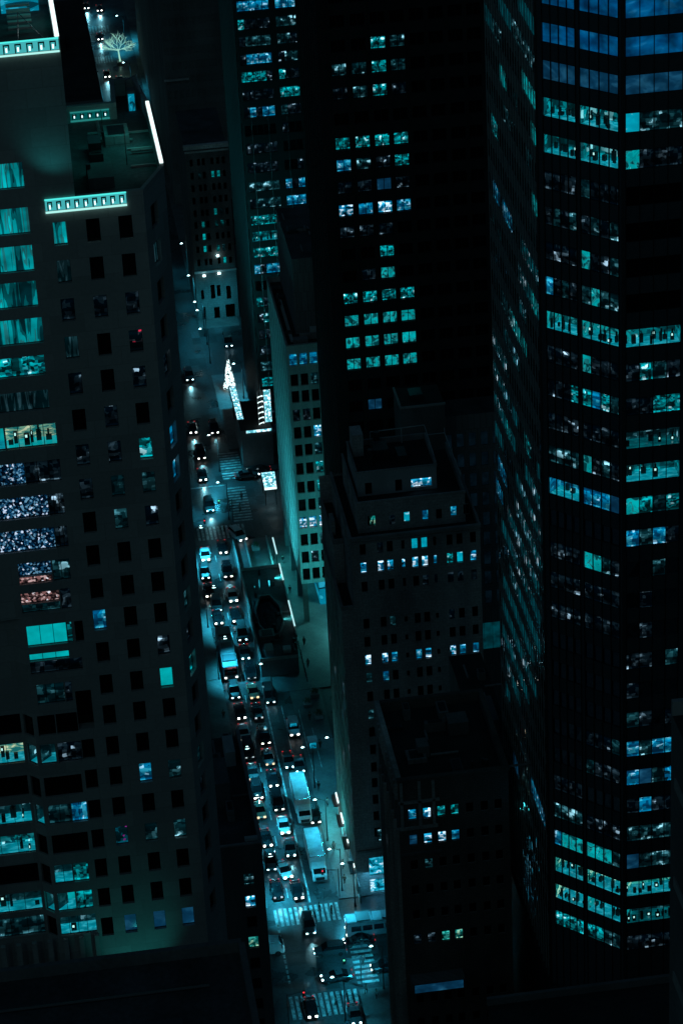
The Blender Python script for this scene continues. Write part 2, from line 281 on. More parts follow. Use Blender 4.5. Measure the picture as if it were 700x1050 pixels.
K = (0, 0, 0)
MT = dict(
    concrete = wall('pale_concrete', (0.38, 0.36, 0.35), 0.85, 0.12, 0.12, joint=(2.9, 1.72, 0.8)),
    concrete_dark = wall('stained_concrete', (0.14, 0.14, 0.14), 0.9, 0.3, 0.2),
    darkstone = wall('sooty_stone', (0.13, 0.125, 0.12), 0.9, 0.4, 0.3, joint=(0.8, 0.5, 0.7)),
    limestone = wall('weathered_limestone', (0.5, 0.47, 0.45), 0.9, 0.4, 0.18, joint=(0.9, 0.45, 0.75)),
    limestone_pale = wall('pale_stucco', (0.5, 0.5, 0.5), 0.9, 0.15, 0.3),
    brick = wall('dark_brick', (0.16, 0.135, 0.125), 0.9, 0.35, 0.25, joint=(0.6, 0.25, 0.6)),
    blackmetal = wall('black_metal_cladding', (0.022, 0.022, 0.024), 0.5, 0.3, 0.15, joint=(2.95, 3.66, 0.6)),
    whitepanel = wall('white_stone_panel', (0.55, 0.55, 0.53), 0.7, 0.22, 0.12, joint=(1.0, 3.45, 0.75)),
    greypanel = wall('grey_panel', (0.22, 0.22, 0.22), 0.8, 0.2, 0.1, joint=(0.95, 3.6, 0.5)),
    roof = wall('roof_membrane', (0.07, 0.07, 0.075), 0.95, 0.5, 0.25),
    roof_black = wall('tar_roof', (0.03, 0.03, 0.03), 0.95, 0.4, 0.3),
    parapet = wall('parapet_stone', (0.3, 0.29, 0.28), 0.9, 0.25, 0.4),
    asphalt = road('worn_asphalt'),
    pavement = wall('pavement_slabs', (0.17, 0.17, 0.165), 0.7, 0.3, 0.3, joint=(1.5, 1.5, 0.7)),
    paint = road('worn_road_paint', (.6, .6, .58)),
    plaza = wall('plaza_paving', (0.12, 0.12, 0.12), 0.45, 0.35, 0.3, joint=(1.2, 1.2, .75)),
    frame = plain('dark_window_frame', (0.02, 0.022, 0.024), 0.45, 0.4),
    frame_pale = plain('pale_window_frame', (0.3, 0.3, 0.3), 0.5),
    spandrel = glass('black_spandrel_glass', (0.16, 0.19, 0.21), 0.06, 0.55, 0.8, metal=0.7),
    towerglass = glass('tower_mirror_glass', (0.6, 0.75, 0.8), 0.04, 0.5, 0.7, metal=1.0),
    mullion = plain('tower_mullion', (0.05, 0.055, 0.06), 0.35, 0.8),
    dark = glass('dark_window_glass', (0.003, 0.004, 0.005), 0.08, 0.4, 1.5, spec=0.5),
    clear = clear('clear_glass'),
    steel = plain('painted_steel', (0.08, 0.08, 0.085), 0.4, 0.6),
    rubber = plain('tyre_rubber', (0.015, 0.015, 0.015), 0.9),
    carglass = glass('car_glass', (0.005, 0.006, 0.007), 0.05, 0),
    carblack = plain('black_car_paint', (0.012, 0.012, 0.014), 0.25, 0.3, 1.0),
    cargrey = plain('grey_car_paint', (0.09, 0.095, 0.1), 0.3, 0.5, 1.0),
    carwhite = plain('white_car_paint', (0.7, 0.7, 0.7), 0.35, 0.0, 1.0),
    truckbox = wall('white_truck_panel', (0.5, 0.52, 0.52), 0.5, .25, .7, bump=0),
    chrome = plain('bright_trim', (0.5, 0.5, 0.5), 0.25, 1.0),
    # light
    head = emit('headlight_lens', (1.0, 0.97, 0.9), 6.0),
    tail = emit('tail_light_lens', (1.0, 0.05, 0.06), 0.5), redlamp = emit('red_signal', (1.0, 0.04, 0.06), 1.5),
    white = emit('white_tube', (0.75, 1.0, 1.0), 1.6),
    tealtube = emit('teal_tube', (0.08, 0.85, 0.78), 1.1),
    lampglow = emit('lamp_glow', (0.55, 0.95, 1.0), 7.0),
    fairy = emit('fairy_lights', (0.42, 0.9, 0.72), 0.8),
    magenta = emit('magenta_lamp', (0.8, 0.1, 0.6), 1.0),
    amber = emit('amber_lamp', (1.0, 0.55, 0.3), 1.0),
    green = emit('green_signal', (0.1, 0.9, 0.45), 2.0),
    # lit windows
    drape = lit('lit_draped_window', [(0, (0.0, 0.022, 0.025)), (0.40, (0.0, 0.08, 0.08)), (0.47, (0.0, 0.26, 0.25)), (0.56, (0.01, 0.15, 0.14)), (0.62, (0.0, 0.40, 0.38)), (0.72, (0.0, 0.12, 0.12))], 1.7, 0.16, 0.9, 0.5, 1.5, vary=0.45),
    drapedim = lit('dim_draped_window', [(0, (0.0, 0.006, 0.007)), (0.46, (0.004, 0.02, 0.022)), (0.55, (0.015, 0.05, 0.055)), (0.64, (0.002, 0.012, 0.014))], 2.0, 0.25, 1.0, 0.9, 1.5),
    teal = lit('lit_teal_window', [(0, (0.0, 0.26, 0.24)), (0.7, (0.0, 0.48, 0.44))], 0.8, 0.8, 0.85, 0.3, 2.0, const=False, vary=0.15),
    tealmess = lit('lit_teal_room_view', [(0, (0.0, 0.03, 0.03)), (0.37, (0.0, 0.012, 0.012)), (0.43, (0.0, 0.13, 0.13)), (0.5, (0.0, 0.33, 0.32)), (0.57, (0.0, 0.05, 0.06)), (0.63, (0.02, 0.42, 0.42)), (0.68, (0.45, 0.95, 0.9))], 1.15, 1.3, 0.9, 0.5, 0.6, vary=0.45, room=True, block=(.32,.3)),
    bluewhite = lit('lit_blue_white_window', [(0, (0.0, 0.012, 0.02)), (0.36, (0.0, 0.12, 0.24)), (0.44, (0.01, 0.30, 0.45)), (0.52, (0.65, 0.95, 1.0)), (0.62, (0.0, 0.2, 0.3))], 0.85, 1.2, 1.0, 0.6, 0.8, vary=0.35, room=True, block=(.34,.42)),
    blue = lit('lit_blue_window', [(0, (0.0, 0.05, 0.11)), (0.44, (0.0, 0.16, 0.28)), (0.56, (0.02, 0.32, 0.42)), (0.64, (0.3, 0.7, 0.85)), (0.68, (0.0, 0.1, 0.16))], 1.1, 1.3, 0.85, 0.7, 1.0, vary=0.4, room=True, block=(.4,.4)),
    dimblue = lit('dim_blue_window', [(0, (0.0, 0.008, 0.018)), (0.5, (0.002, 0.03, 0.06)), (0.75, (0.01, 0.08, 0.13))], 0.5, 0.8, 1.0, 0.8, 3.0, const=False, vary=0.3),
    dimteal = lit('dim_teal_window', [(0, (0.0, 0.004, 0.005)), (0.45, (0.001, 0.013, 0.015)), (0.55, (0.006, 0.04, 0.043)), (0.63, (0.03, 0.13, 0.14)), (0.68, (0.25, 0.6, 0.62))], 1.0, 1.2, 1.0, 0.8, 0.8, vary=0.5, room=True, block=(.36,.34)),
    ghost = lit('faint_window', [(0, (0.0, 0.001, 0.002)), (0.5, (0.002, 0.006, 0.008)), (0.6, (0.008, 0.018, 0.022)), (0.66, (0.04, 0.075, 0.085)), (0.71, (0.3, 0.5, 0.55))], 1.0, 1.0, 1.0, 1.0, 1.0, vary=0.6, room=True, block=(.4,.36)),
    speckle = lit('glittering_window', [(0, (0.0, 0.004, 0.01)), (0.38, (0.0, 0.02, 0.05)), (0.6, (0.01, 0.08, 0.15)), (0.8, (0.12, 0.32, 0.42)), (0.94, (0.7, 0.9, 1.0))], 6.5, 5.5, 0.8, voronoi=True, vary=0.3),
    warmspeckle = lit('warm_glittering_window', [(0, (0.01, 0.006, 0.006)), (0.35, (0.06, 0.035, 0.03)), (0.6, (0.26, 0.13, 0.11)), (0.82, (0.6, 0.42, 0.36)), (0.94, (0.9, 0.95, 0.9))], 4.5, 5.5, 0.75, voronoi=True, vary=0.3),
    green_lit = lit('lit_green_room', [(0, (0.0, 0.02, 0.015)), (0.36, (0.0, 0.13, 0.10)), (0.46, (0.03, 0.34, 0.26)), (0.56, (0.0, 0.10, 0.08)), (0.62, (0.35, 0.75, 0.45)), (0.70, (0.0, 0.2, 0.16))], 1.2, 1.5, 0.9, 0.7, 1.0, vary=0.3, room=True, block=(.34,.34)),
    warmceiling = lit('warm_ceiling', [(0, (0.01, 0.16, 0.14)), (0.45, (0.16, 0.36, 0.22)), (0.58, (0.6, 0.68, 0.38))], 0.9, 3.0, 0.9, 0.5, 1.0, vary=0.3),
    floorlit = lit('lit_floor', [(0, (0.0, 0.10, 0.12)), (0.5, (0.0, 0.30, 0.34)), (0.65, (0.03, 0.5, 0.55))], 0.9, 2.0, 0.8, 0.8, const=False, vary=0.35),
    floordim = lit('dim_floor', [(0, (0.0, 0.02, 0.022)), (0.5, (0.0, 0.07, 0.075)), (0.65, (0.0, 0.13, 0.13))], 0.9, 2.0, 0.9, 0.8, const=False, vary=0.4),
    roomwall = lit('lit_room_wall', [(0, (0.0, 0.03, 0.03)), (0.40, (0.0, 0.09, 0.10)), (0.47, (0.0, 0.22, 0.22)), (0.54, (0.0, 0.04, 0.045)), (0.60, (0.0, 0.30, 0.30)), (0.67, (0.25, 0.8, 0.75))], 0.75, 0.7, 0.95, 0.4, 0.5, vary=0.45, room=True, block=(.5,.4)),
    furniture = plain('office_furniture', (0.012, 0.02, 0.02), 0.6),
    screenglow = emit('bright_lamp_in_room', (0.55, 1.0, 0.95), 1.3),
    ledwall = lit('led_wall', [(0, (0.05, 0.3, 0.3)), (0.35, (0.3, 0.8, 0.8)), (0.55, (0.8, 1.0, 0.95)), (0.85, (0.1, 0.45, 0.5))], 1.6, 1.6, 1.4, voronoi=True, vary=0.2),
    shop = lit('lit_shop_front', [(0, (0.0, 0.05, 0.07)), (0.42, (0.0, 0.22, 0.3)), (0.5, (0.02, 0.4, 0.5)), (0.6, (0.6, 0.95, 1.0)), (0.68, (0.0, 0.1, 0.14))], 0.7, 1.0, 1.0, 1.2, vary=0.3),
)

# ---------------------------------------------------------------- facades
class Facade:
    """a wall between two plan points (seen from outside, p0 is left) with real openings; windows collected for a building"""
    def __init__(s, p0, p1, z0, z1, mat, depth=0.3, reveal=None):
        s.p0 = Vector(p0); s.p1 = Vector(p1); s.L = (s.p1 - s.p0).length; s.d = (s.p1 - s.p0) / s.L
        s.n = Vector((s.d.y, -s.d.x)); s.z0, s.z1 = z0, z1; s.mat = mat; s.rev = reveal or mat; s.depth = depth; s.holes = []
    def P(s, a, z, inn=0.0):
        p = s.p0 + s.d * a - s.n * inn; return (p.x, p.y, z)
    def px(s, u, v): return gline(u, v, s.p0, s.d)
    def grid(s, xs, w, zs, h, skip=()):
        for j, z in enumerate(zs):
            for i, x in enumerate(xs):
                if (i, j) in skip: continue
                a0, a1, b0, b1 = x - w/2, x + w/2, z - h/2, z + h/2
                if a0 < 0.05 or a1 > s.L - 0.05 or b0 < s.z0 + .05 or b1 > s.z1 - .05: continue
                s.holes.append(dict(r=(a0, a1, b0, b1), style='dark', i=i, j=j))
    def hole(s, a0, a1, b0, b1, style='dark', **kw):
        h = dict(r=(a0, a1, b0, b1), style=style, **kw); s.holes.append(h); return h
    def near(s, u, v, style, **kw):
        a, z = s.px(u, v)
        h = min(s.holes, key=lambda h: ((h['r'][0]+h['r'][1])/2 - a)**2 + ((h['r'][2]+h['r'][3])/2 - z)**2)
        h['style'] = style; h.update(kw); return h
    def wall(s, mb):
        ev = sorted(set([round(s.z0, 3), round(s.z1, 3)] + [round(q, 3) for h in s.holes for q in h['r'][2:]]))
        for zb, zt in zip(ev, ev[1:]):
            if zt - zb < 1e-3: continue
            zm = (zb + zt) / 2; x = 0.0
            act = sorted([h['r'] for h in s.holes if h['r'][2] < zm < h['r'][3]])
            for r in act:
                if r[0] > x + 1e-3: mb.poly([s.P(x, zb), s.P(r[0], zb), s.P(r[0], zt), s.P(x, zt)], s.mat)
                x = max(x, r[1])
            if s.L > x + 1e-3: mb.poly([s.P(x, zb), s.P(s.L, zb), s.P(s.L, zt), s.P(x, zt)], s.mat)
        for h in s.holes:
            a0, a1, b0, b1 = h['r']; D = h.get('depth', s.depth)
            for q in (((a0,b0),(a1,b0)), ((a1,b0),(a1,b1)), ((a1,b1),(a0,b1)), ((a0,b1),(a0,b0))):
                (xa, za), (xb, zb) = q
                mb.poly([s.P(xa, za), s.P(xb, zb), s.P(xb, zb, D), s.P(xa, za, D)], s.rev)

def win_geo(f, h, fr, gl, framemat):
    """fr: frame mesh builder, gl: pane mesh builder"""
    a0, a1, b0, b1 = h['r']; D = h.get('depth', f.depth); st = h['style']; n = h.get('n', 1); t = h.get('t', 0.06)
    def strip(xa, xb, za, zb, d0=None, thick=0.06):
        d = D - 0.02 if d0 is None else d0
        p = [f.P(xa, za, d - thick), f.P(xb, za, d - thick), f.P(xb, zb, d - thick), f.P(xa, zb, d - thick)]
        q = [f.P(xa, za, d), f.P(xb, za, d), f.P(xb, zb, d), f.P(xa, zb, d)]
        fr.poly(p, framemat)
        for k in range(4):
            k2 = (k + 1) % 4; fr.poly([q[k], q[k2], p[k2], p[k]], framemat)
    strip(a0, a1, b0, b0 + t); strip(a0, a1, b1 - t, b1)
    for k in range(n + 1):
        x = a0 + (a1 - a0) * k / n; xa = max(a0, x - t/2); xb = min(a1, x + t/2)
        strip(xa, xb, b0 + t, b1 - t)
    if h.get('rail'):
        z = b0 + (b1 - b0) * h['rail']; strip(a0 + t, a1 - t, z - t/2, z + t/2)
    room = st.startswith('room')
    for k in range(n):
        xa = a0 + (a1 - a0) * k / n; xb = a0 + (a1 - a0) * (k + 1) / n
        m = MT['clear'] if room else MT[h.get('styles', {}).get(k, st)]
        w = h.get('warp', 0.0)
        j = [random.uniform(-w, w) for _ in range(4)]
        gl.poly([f.P(xa, b0, D + j[0]), f.P(xb, b0, D + j[1]), f.P(xb, b1, D + j[2]), f.P(xa, b1, D + j[3])], m,
                [(xa + f.p0.x * 3.1, b0), (xb + f.p0.x * 3.1, b0), (xb + f.p0.x * 3.1, b1), (xa + f.p0.x * 3.1, b1)], [(0,0),(1,0),(1,1),(0,1)])
def room_geo(f, h, mb):
    """a lit room behind the glass: back wall, floor, side walls, ceiling lamps and furniture"""
    a0, a1, b0, b1 = h['r']; D = h.get('depth', f.depth) + 0.05; dp = h.get('room', 1.6); rnd = random.Random(int(a0 * 31 + b0 * 17))
    bw = MT[h.get('back', 'roomwall')]; fl = MT[h.get('floor', 'floorlit')]; o = f.p0.x * 3.1
    zf = b0 - h.get('drop', 0.0)
    mb.poly([f.P(a0, zf, D+dp), f.P(a1, zf, D+dp), f.P(a1, b1+.2, D+dp), f.P(a0, b1+.2, D+dp)], bw, [(a0+o, zf), (a1+o, zf), (a1+o, b1), (a0+o, b1)], [(0,0),(1,0),(1,1),(0,1)])
    mb.poly([f.P(a0, zf, D), f.P(a1, zf, D), f.P(a1, zf, D+dp), f.P(a0, zf, D+dp)], fl, [(a0+o, b0), (a1+o, b0), (a1+o, b0+dp), (a0+o, b0+dp)])
    mb.poly([f.P(a0, b1+.2, D), f.P(a0, b1+.2, D+dp), f.P(a1, b1+.2, D+dp), f.P(a1, b1+.2, D)], MT['furniture'])
    for x in (a0, a1): mb.poly([f.P(x, zf, D), f.P(x, zf, D+dp), f.P(x, b1+.2, D+dp), f.P(x, b1+.2, D)], bw, [(x+o, zf), (x+o+dp, zf), (x+o+dp, b1), (x+o, b1)])
    def bx(x0, x1, d0, d1, z0, z1, m):
        c = [f.P(x0, z0, d0), f.P(x1, z0, d0), f.P(x1, z0, d1), f.P(x0, z0, d1), f.P(x0, z1, d0), f.P(x1, z1, d0), f.P(x1, z1, d1), f.P(x0, z1, d1)]
        for q in ((0,1,5,4), (1,2,6,5), (2,3,7,6), (3,0,4,7), (4,5,6,7)): mb.poly([c[i] for i in q], m)
    x = a0 + 0.2; H = b1 - b0; busy = h.get('busy', 0.7)
    while x < a1 - 0.6:
        w = rnd.uniform(0.18, 0.55)
        if rnd.random() < busy:
            d0 = D + rnd.uniform(0.15, dp - 0.7); z1 = b0 + H * rnd.uniform(0.15, 0.5)
            bx(x, min(a1 - .1, x + w), d0, d0 + rnd.uniform(0.2, 0.5), zf, z1, MT['furniture'])
            if rnd.random() < 0.35: bx(x + w*.3, x + w*.3 + 0.18, d0 + .05, d0 + 0.2, z1, z1 + H * 0.25, MT['furniture'])
            if rnd.random() < 0.3: bx(x + w*.2, x + w*.6, d0 - .03, d0, z1 - 0.25, z1, MT['screenglow'])
        if rnd.random() < h.get('lamps', 0.25):
            q = rnd.uniform(.3, .8); bx(x, x + rnd.uniform(.3, 1.1), D + dp * q, D + dp * q + .2, b1 - H * .02, b1 + .02, MT['screenglow'])
        x += w + rnd.uniform(0.05, 0.6)

def finish(parent, facades, wallmb=None, framemat=None, limit=100, names=('wall', 'window'), merge_all=False, labels=None):
    wm = wallmb or MB()
    for f in facades: f.wall(wm)
    wo = wm.build(names[0], parent)
    allw = [(f, h) for f in facades for h in f.holes]
    def key(fh):
        f, h = fh; r = h['r']; mid = f.P((r[0]+r[1])/2, (r[2]+r[3])/2); dist = (Vector(mid) - ORG).length
        q = h['style'] not in ('dark', 'towerglass')
        return (-int(q), -((r[1]-r[0]) * (r[3]-r[2])) / dist)
    allw.sort(key=key)
    fm = framemat or MT['frame']
    for k, (f, h) in enumerate(allw[:limit]):
        fr, gl = MB(), MB(); win_geo(f, h, fr, gl, fm)
        w = fr.build(names[1], parent)
        gl.build('pane', w)
        if h['style'].startswith('room'):
            rm = MB(); room_geo(f, h, rm); rm.build('lit_interior', w)
    if len(allw) > limit:
        mb = MB()
        for f, h in allw[limit:]:
            win_geo(f, h, mb, mb, fm)
            if h['style'].startswith('room'): room_geo(f, h, mb)
        tag(mb.build('small_windows', parent), kind='stuff')
    return wo

def spot(name, loc, target, power, col=(0.35, 0.9, 1.0), size=70, blend=0.8, r=0.3, parent=None):
    ld = bpy.data.lights.new(name, 'SPOT'); ld.energy = power; ld.color = col; ld.spot_size = math.radians(size); ld.spot_blend = blend; ld.shadow_soft_size = r
    o = bpy.data.objects.new(name, ld); C.objects.link(o); o.location = loc
    o.rotation_euler = (Vector(target) - Vector(loc)).to_track_quat('-Z', 'Y').to_euler()
    if parent: o.parent = parent; o.matrix_parent_inverse = parent.matrix_world.inverted()
    return o
def area(name, loc, target, power, sx, sy, col=(0.2, 0.9, 0.9), spread=180):
    ld = bpy.data.lights.new(name, 'AREA'); ld.energy = power; ld.color = col; ld.shape = 'RECTANGLE'; ld.size = sx; ld.size_y = sy; ld.spread = math.radians(spread)
    o = bpy.data.objects.new(name, ld); C.objects.link(o); o.location = loc
    o.rotation_euler = (Vector(target) - Vector(loc)).to_track_quat('-Z', 'Y').to_euler()
    return o

# ================================================================ GROUND, ROADS
def sheet(name, x0, x1, y0, y1, z, mat):
    mb = MB(); mb.poly([(x0,y0,z),(x1,y0,z),(x1,y1,z),(x0,y1,z)], mat)
    return tag(mb.build(name), kind='structure')
sheet('ground', -3000, 3000, -3000, 6000, 0.0, MT['asphalt'])
sheet('avenue', 27.3, 37.9, 200, 900, 0.004, MT['asphalt'])
sheet('cross_street', 37.9, 140, 342.8, 361, 0.004, MT['asphalt'])
def walk(name, x0, x1, y0, y1, mat=None, z=0.14):
    mb = MB(); mb.box(x0, x1, y0, y1, -0.2, z, mat or MT['pavement'], 'xXyYZ'); return tag(mb.build(name), kind='structure')
walk('pavement', 38.0, 90, 250, 341.5)
walk('pavement', 38.2, 43.4, 364.0, 424.0, MT['plaza'])
walk('plaza', 33.9, 75, 424.1, 478.0, MT['plaza'])
walk('pavement', -60, 27.2, 250, 334)
walk('pavement', -60, 27.2, 364, 478)
walk('pavement', 37.6, 43.9, 514.5, 548)
walk('pavement', 37.5, 46, 571, 800)
walk('pavement', -60, 27.0, 500, 730)
# painted markings
def stripes_x(name, x0, x1, y0, y1, n, duty=0.55, z=0.009):      # bars run along the avenue, row across it
    mb = MB(); p = (x1 - x0) / n
    for k in range(n):
        a = x0 + k * p; mb.poly([(a,y0,z),(a+p*duty,y0,z),(a+p*duty,y1,z),(a,y1,z)], MT['paint'])
    return tag(mb.build(name), kind='structure')
def stripes_y(name, x0, x1, y0, y1, n, duty=0.5, z=0.009):
    mb = MB(); p = (y1 - y0) / n
    for k in range(n):
        a = y0 + k * p; mb.poly([(x0,a,z),(x1,a,z),(x1,a+p*duty,z),(x0,a+p*duty,z)], MT['paint'])
    return tag(mb.build(name), kind='structure')
stripes_x('zebra_crossing', 28.0, 38.2, 359.0, 363.4, 13)
stripes_x('zebra_crossing', 27.7, 38.0, 336.6, 342.0, 12)
stripes_y('zebra_crossing', 38.05, 41.2, 343.0, 354.0, 9, z=0.012)
stripes_x('zebra_crossing', 28.2, 37.4, 479.5, 484.4, 12)
stripes_y('zebra_crossing', 35.4, 39.0, 485.4, 499.5, 13)
stripes_y('zebra_crossing', 35.2, 39.2, 502.5, 514.0, 11)
stripes_x('zebra_crossing', 25.6, 31.6, 739.5, 744.5, 9)
stripes_x('zebra_crossing', 25.2, 32.5, 763.0, 768.5, 9)
mb = MB()
mb.poly([(33.65,364.2,.009),(33.9,364.2,.009),(33.9,424,.009),(33.65,424,.009)], MT['paint'])
for k in range(16):
    y = 366 + k * 7.0; mb.poly([(30.55,y,.009),(30.7,y,.009),(30.7,y+2.6,.009),(30.55,y+2.6,.009)], MT['paint'])
for k in range(12):
    y = 345 + k * 1.25; mb.poly([(28.1,y,.009),(28.4,y,.009),(28.4,y+.8,.009),(28.1,y+.8,.009)], MT['paint'])
mb.poly([(28.4,500,.009),(35.2,500,.009),(35.2,500.5,.009),(28.4,500.5,.009)], MT['paint'])
for x, y0, y1 in ((36.2, 405, 420), (38.9, 396, 418), (40.4, 400, 412)):
    mb.poly([(x,y0,.15),(x+.14,y0,.15),(x+.14,y1,.15),(x,y1,.15)], MT['paint'])
tag(mb.build('lane_markings'), kind='structure')

# ================================================================ A: tall pale concrete tower on the left
def clutter(parent, x0, x1, y0, y1, z, n, seed, hmax=1.6):
    r_ = random.Random(seed)
    for k in range(n):
        x, y = r_.uniform(x0, x1), r_.uniform(y0, y1); t = r_.random(); m = MB()
        if t < .45:
            w, d, hh = r_.uniform(.4, 1.3), r_.uniform(.4, 1.6), r_.uniform(.4, hmax); m.box(x-w, x+w, y-d, y+d, z, z+hh, MT[r_.choice(['steel', 'concrete_dark', 'greypanel'])]); m.box(x-w*.7, x+w*.7, y-d*.7, y+d*.7, z+hh, z+hh+.08, MT['frame']); nm = 'roof_unit'
        elif t < .7:
            m.bar((x,y,z),(x,y,z+r_.uniform(.6,1.5)),r_.uniform(.12,.35),MT['steel'],10); nm = 'vent_pipe'
        elif t < .9:
            L_ = r_.uniform(2, 5); dx = r_.random() < .5; m.bar((x,y,z+.3),(x+(L_ if dx else 0),y+(0 if dx else L_),z+.3),.16,MT['greypanel'],6); nm = 'roof_duct'
        else:
            m.bar((x,y,z),(x,y,z+r_.uniform(2,3.5)),.04,MT['steel'],5); nm = 'aerial'
        m.build(nm, parent)
A = thing('concrete_tower', 'tall grey concrete tower with square punched windows and glowing roof parapets on the left', 'building', (0, 231, 0), 0)
def rel(parent):                                # geometry is written in place coordinates; keep it there under a moved Empty
    for o in parent.children: o.matrix_parent_inverse = Matrix.Translation(-parent.location)
zr = [gy(138, v, 231).z for v in (947, 917, 888, 856, 827, 796, 764, 733, 702, 670, 635)]
zr = [gy(u, v, 231).z for u, v in ((138,947),(135,917),(132,887),(129,857),(125,827),(122,796),(118,765),(115,733),(111,702),(107,669),(103,636),(100,604),(96,570),(92,536),(88,502),(84,467),(81,431),(74,394),(70,357),(67,318),(61,279),(57,240))]
TOP = 174.2
fA = Facade((2.75, 231.0), (11.3, 231.0), 40, TOP, MT['concrete'], 0.42)
fA.grid([1.32, 4.12, 6.86], 1.15, zr, 2.15)
fB = Facade((11.3, 231.0), (13.5, 235.9), 40, TOP, MT['concrete'], 0.42)
fB.grid([2.3], 1.7, zr, 2.2)
# left wing: ribbon windows above, recessed bays below
rec = 134.0
fW = Facade((-16.0, 231.0), (2.75, 231.0), rec, 188.1, MT['concrete'], 0.35)
fW2 = Facade((-2.9, 231.0), (2.75, 231.0), 92, rec, MT['concrete'], 0.35)
fWo = Facade((-3.9, 232.0), (-2.9, 231.0), 92, rec, MT['concrete'], 0.3)
fWr = Facade((-16.0, 232.0), (-3.9, 232.0), 92, rec, MT['concrete'], 0.3)
mbA = MB()
mbA.poly([(-16,231,rec),(-2.9,231,rec),(-3.9,232,rec),(-16,232,rec)][::-1], MT['concrete'])
O = 16.0
wing = [(180, 0, 24, 'drape', 2.3), (227, 0, 30, 'drape', 2.4), (266, 0, 34, 'drape', 2.4), (303, 0, 38, 'drape', 2.4), (341, 0, 44, 'drape', 2.4), (377, 0, 46, 'drape', 1.9), (413, 0, 50, 'drapedim', 1.9)]
for v, u0, u1, st, hh in wing:
    z = gy(15, v, 231).z; x1 = gy(u1, v - .14*(u1-15), 231).x
    fW.hole(O - 7.0, O + x1, z - hh/2, z + hh/2, st, n=6, t=0.04)
fW.holes[-2]['style'] = 'tealmess'
z = gy(15, 449, 231).z
fW.hole(O - 7.0, O - 2.55, z - 1.15, z + 1.05, 'roomteal', n=4, back='teal', floor='floorlit', busy=.2)
fW.hole(O - 2.45, O + 1.98, z - 1.15, z + 1.05, 'roomteal', n=4, back='warmceiling', floor='teal', busy=1.0, lamps=0)
for v, cut, st in ((487, 26, 'speckle'), (522, 50, 'speckle'), (556, 57, 'speckle')):
    z = gy(15, v, 231).z; xc = gy(cut, v, 231).x
    fW.hole(O - 7.0, O + xc, z - 1.1, z + 1.1, st, n=3, t=.05); fW.hole(O + xc + .06, O + 2.0, z - 1.1, z + 1.1, 'ghost', n=3)
z = gy(15, 590, 231).z
fW.hole(O - 2.7, O + 0.25, z - .3, z + 1.1, 'speckle', n=2, t=.04); fW.hole(O - 2.7, O + 0.25, z - 1.1, z - .34, 'warmspeckle', n=2, t=.04); fW.hole(O + .35, O + 1.9, z - 1.1, z + 1.1, 'dimteal', n=2)
z = gy(15, 618, 231).z   # just above the recess
for v, segs in ((620, [(-2.75, .7, 'warmspeckle', 2, -.15, 1.0), (-2.75, .7, 'dimteal', 2, -1.1, -.2), (.8, 1.7, 'ghost', 1, -1.1, 1.1)]),):
    z = gy(15, v, 231).z
    for a, b, st, n, d0, d1 in segs: fW.hole(O + a, O + b, max(rec + .1, z + d0), z + d1, st, n=n, t=.04)
def wr(v, segs, h0=-1.1, h1=1.1):
    z = gy(15, v, 231).z
    for a, b, st, n in segs: fW2.hole(a + 2.9, b + 2.9, z + h0, z + h1, st, n=n, t=.05)
    return z
RZ = {}
RZ[0] = wr(655, [(-2.6, 1.0, 'teal', 3), (1.06, 1.5, 'tealmess', 1), (1.75, 2.5, 'dark', 1)])
z = gy(15, 684, 231).z; fW2.hole(.3, 3.9, z + .3, z + 1.1, 'teal', n=3, t=.05); fW2.hole(.3, 5.0, z - 1.1, z + .22, 'ghost', n=4); RZ[1] = z
RZ[2] = wr(716, [(-2.3, .2, 'dimteal', 3), (0.3, .9, 'ghost', 1)])
RZ[3] = wr(748, [(-2.55, -.95, 'dark', 2), (-.85, 1.1, 'dark', 2)])
z = gy(80, 728, 231).z; fW2.hole(4.05, 5.5, z - 2.2, z + 2.0, 'dark', n=1, depth=1.2)
RZ[4] = wr(778, [(-2.6, -1.2, 'roomdim', 1), (-1.0, 1.2, 'ghost', 2)])
RZ[5] = wr(812, [(-2.6, .9, 'dark', 3)])
RZ[6] = wr(841, [(-2.5, -.4, 'dimteal', 2), (-.35, 1.1, 'blue', 2)])
RZ[7] = wr(872, [(-2.5, .9, 'dark', 3)])
RZ[8] = wr(903, [(-2.6, -.9, 'roomdim', 2), (-.8, .6, 'tealmess', 1)])
RZ[9] = wr(932, [(-2.6, -.9, 'roomdrape', 2), (-.8, .7, 'tealmess', 2)])
RZ[10] = wr(957, [(-2.6, .8, 'roomdim', 4)])
for h in fW2.holes:
    if h['style'] == 'roomdim': h.update(back='dimteal', floor='floorlit', busy=.5)
    if h['style'] == 'roomdrape': h.update(back='teal', floor='floorlit', busy=.1)
for k, st, n in ((3, 'dark', 4), (4, 'roomwarm', 4), (5, 'dark', 4), (6, 'roomdim', 4), (7, 'roomteal', 4), (8, 'dark', 4), (9, 'roomdim', 4), (10, 'dimteal', 4)):
    z = RZ[k] - .1
    h = fWr.hole(5.5, 11.9, z - 1.1, z + 1.1, st, n=n, t=.05)
    if st == 'roomwarm': h.update(back='warmceiling', floor='floorlit', busy=.6)
    if st == 'roomdim': h.update(back='dimteal', floor='floorlit', busy=.5)
    if st == 'roomteal': h.update(back='tealmess', floor='floorlit', busy=.3)
    if k in (4, 6, 9): fWo.hole(.1, 1.3, z - 1.1, z + 1.1, 'roomdim', back='dimteal', floor='floorlit', busy=.2)
    else: fWo.hole(.1, 1.3, z - 1.1, z + 1.1, 'dark')
# extra column low down
for z in zr[:7]: fW2.hole(4.15, 5.28, z - 1.07, z + 1.07, 'dark')
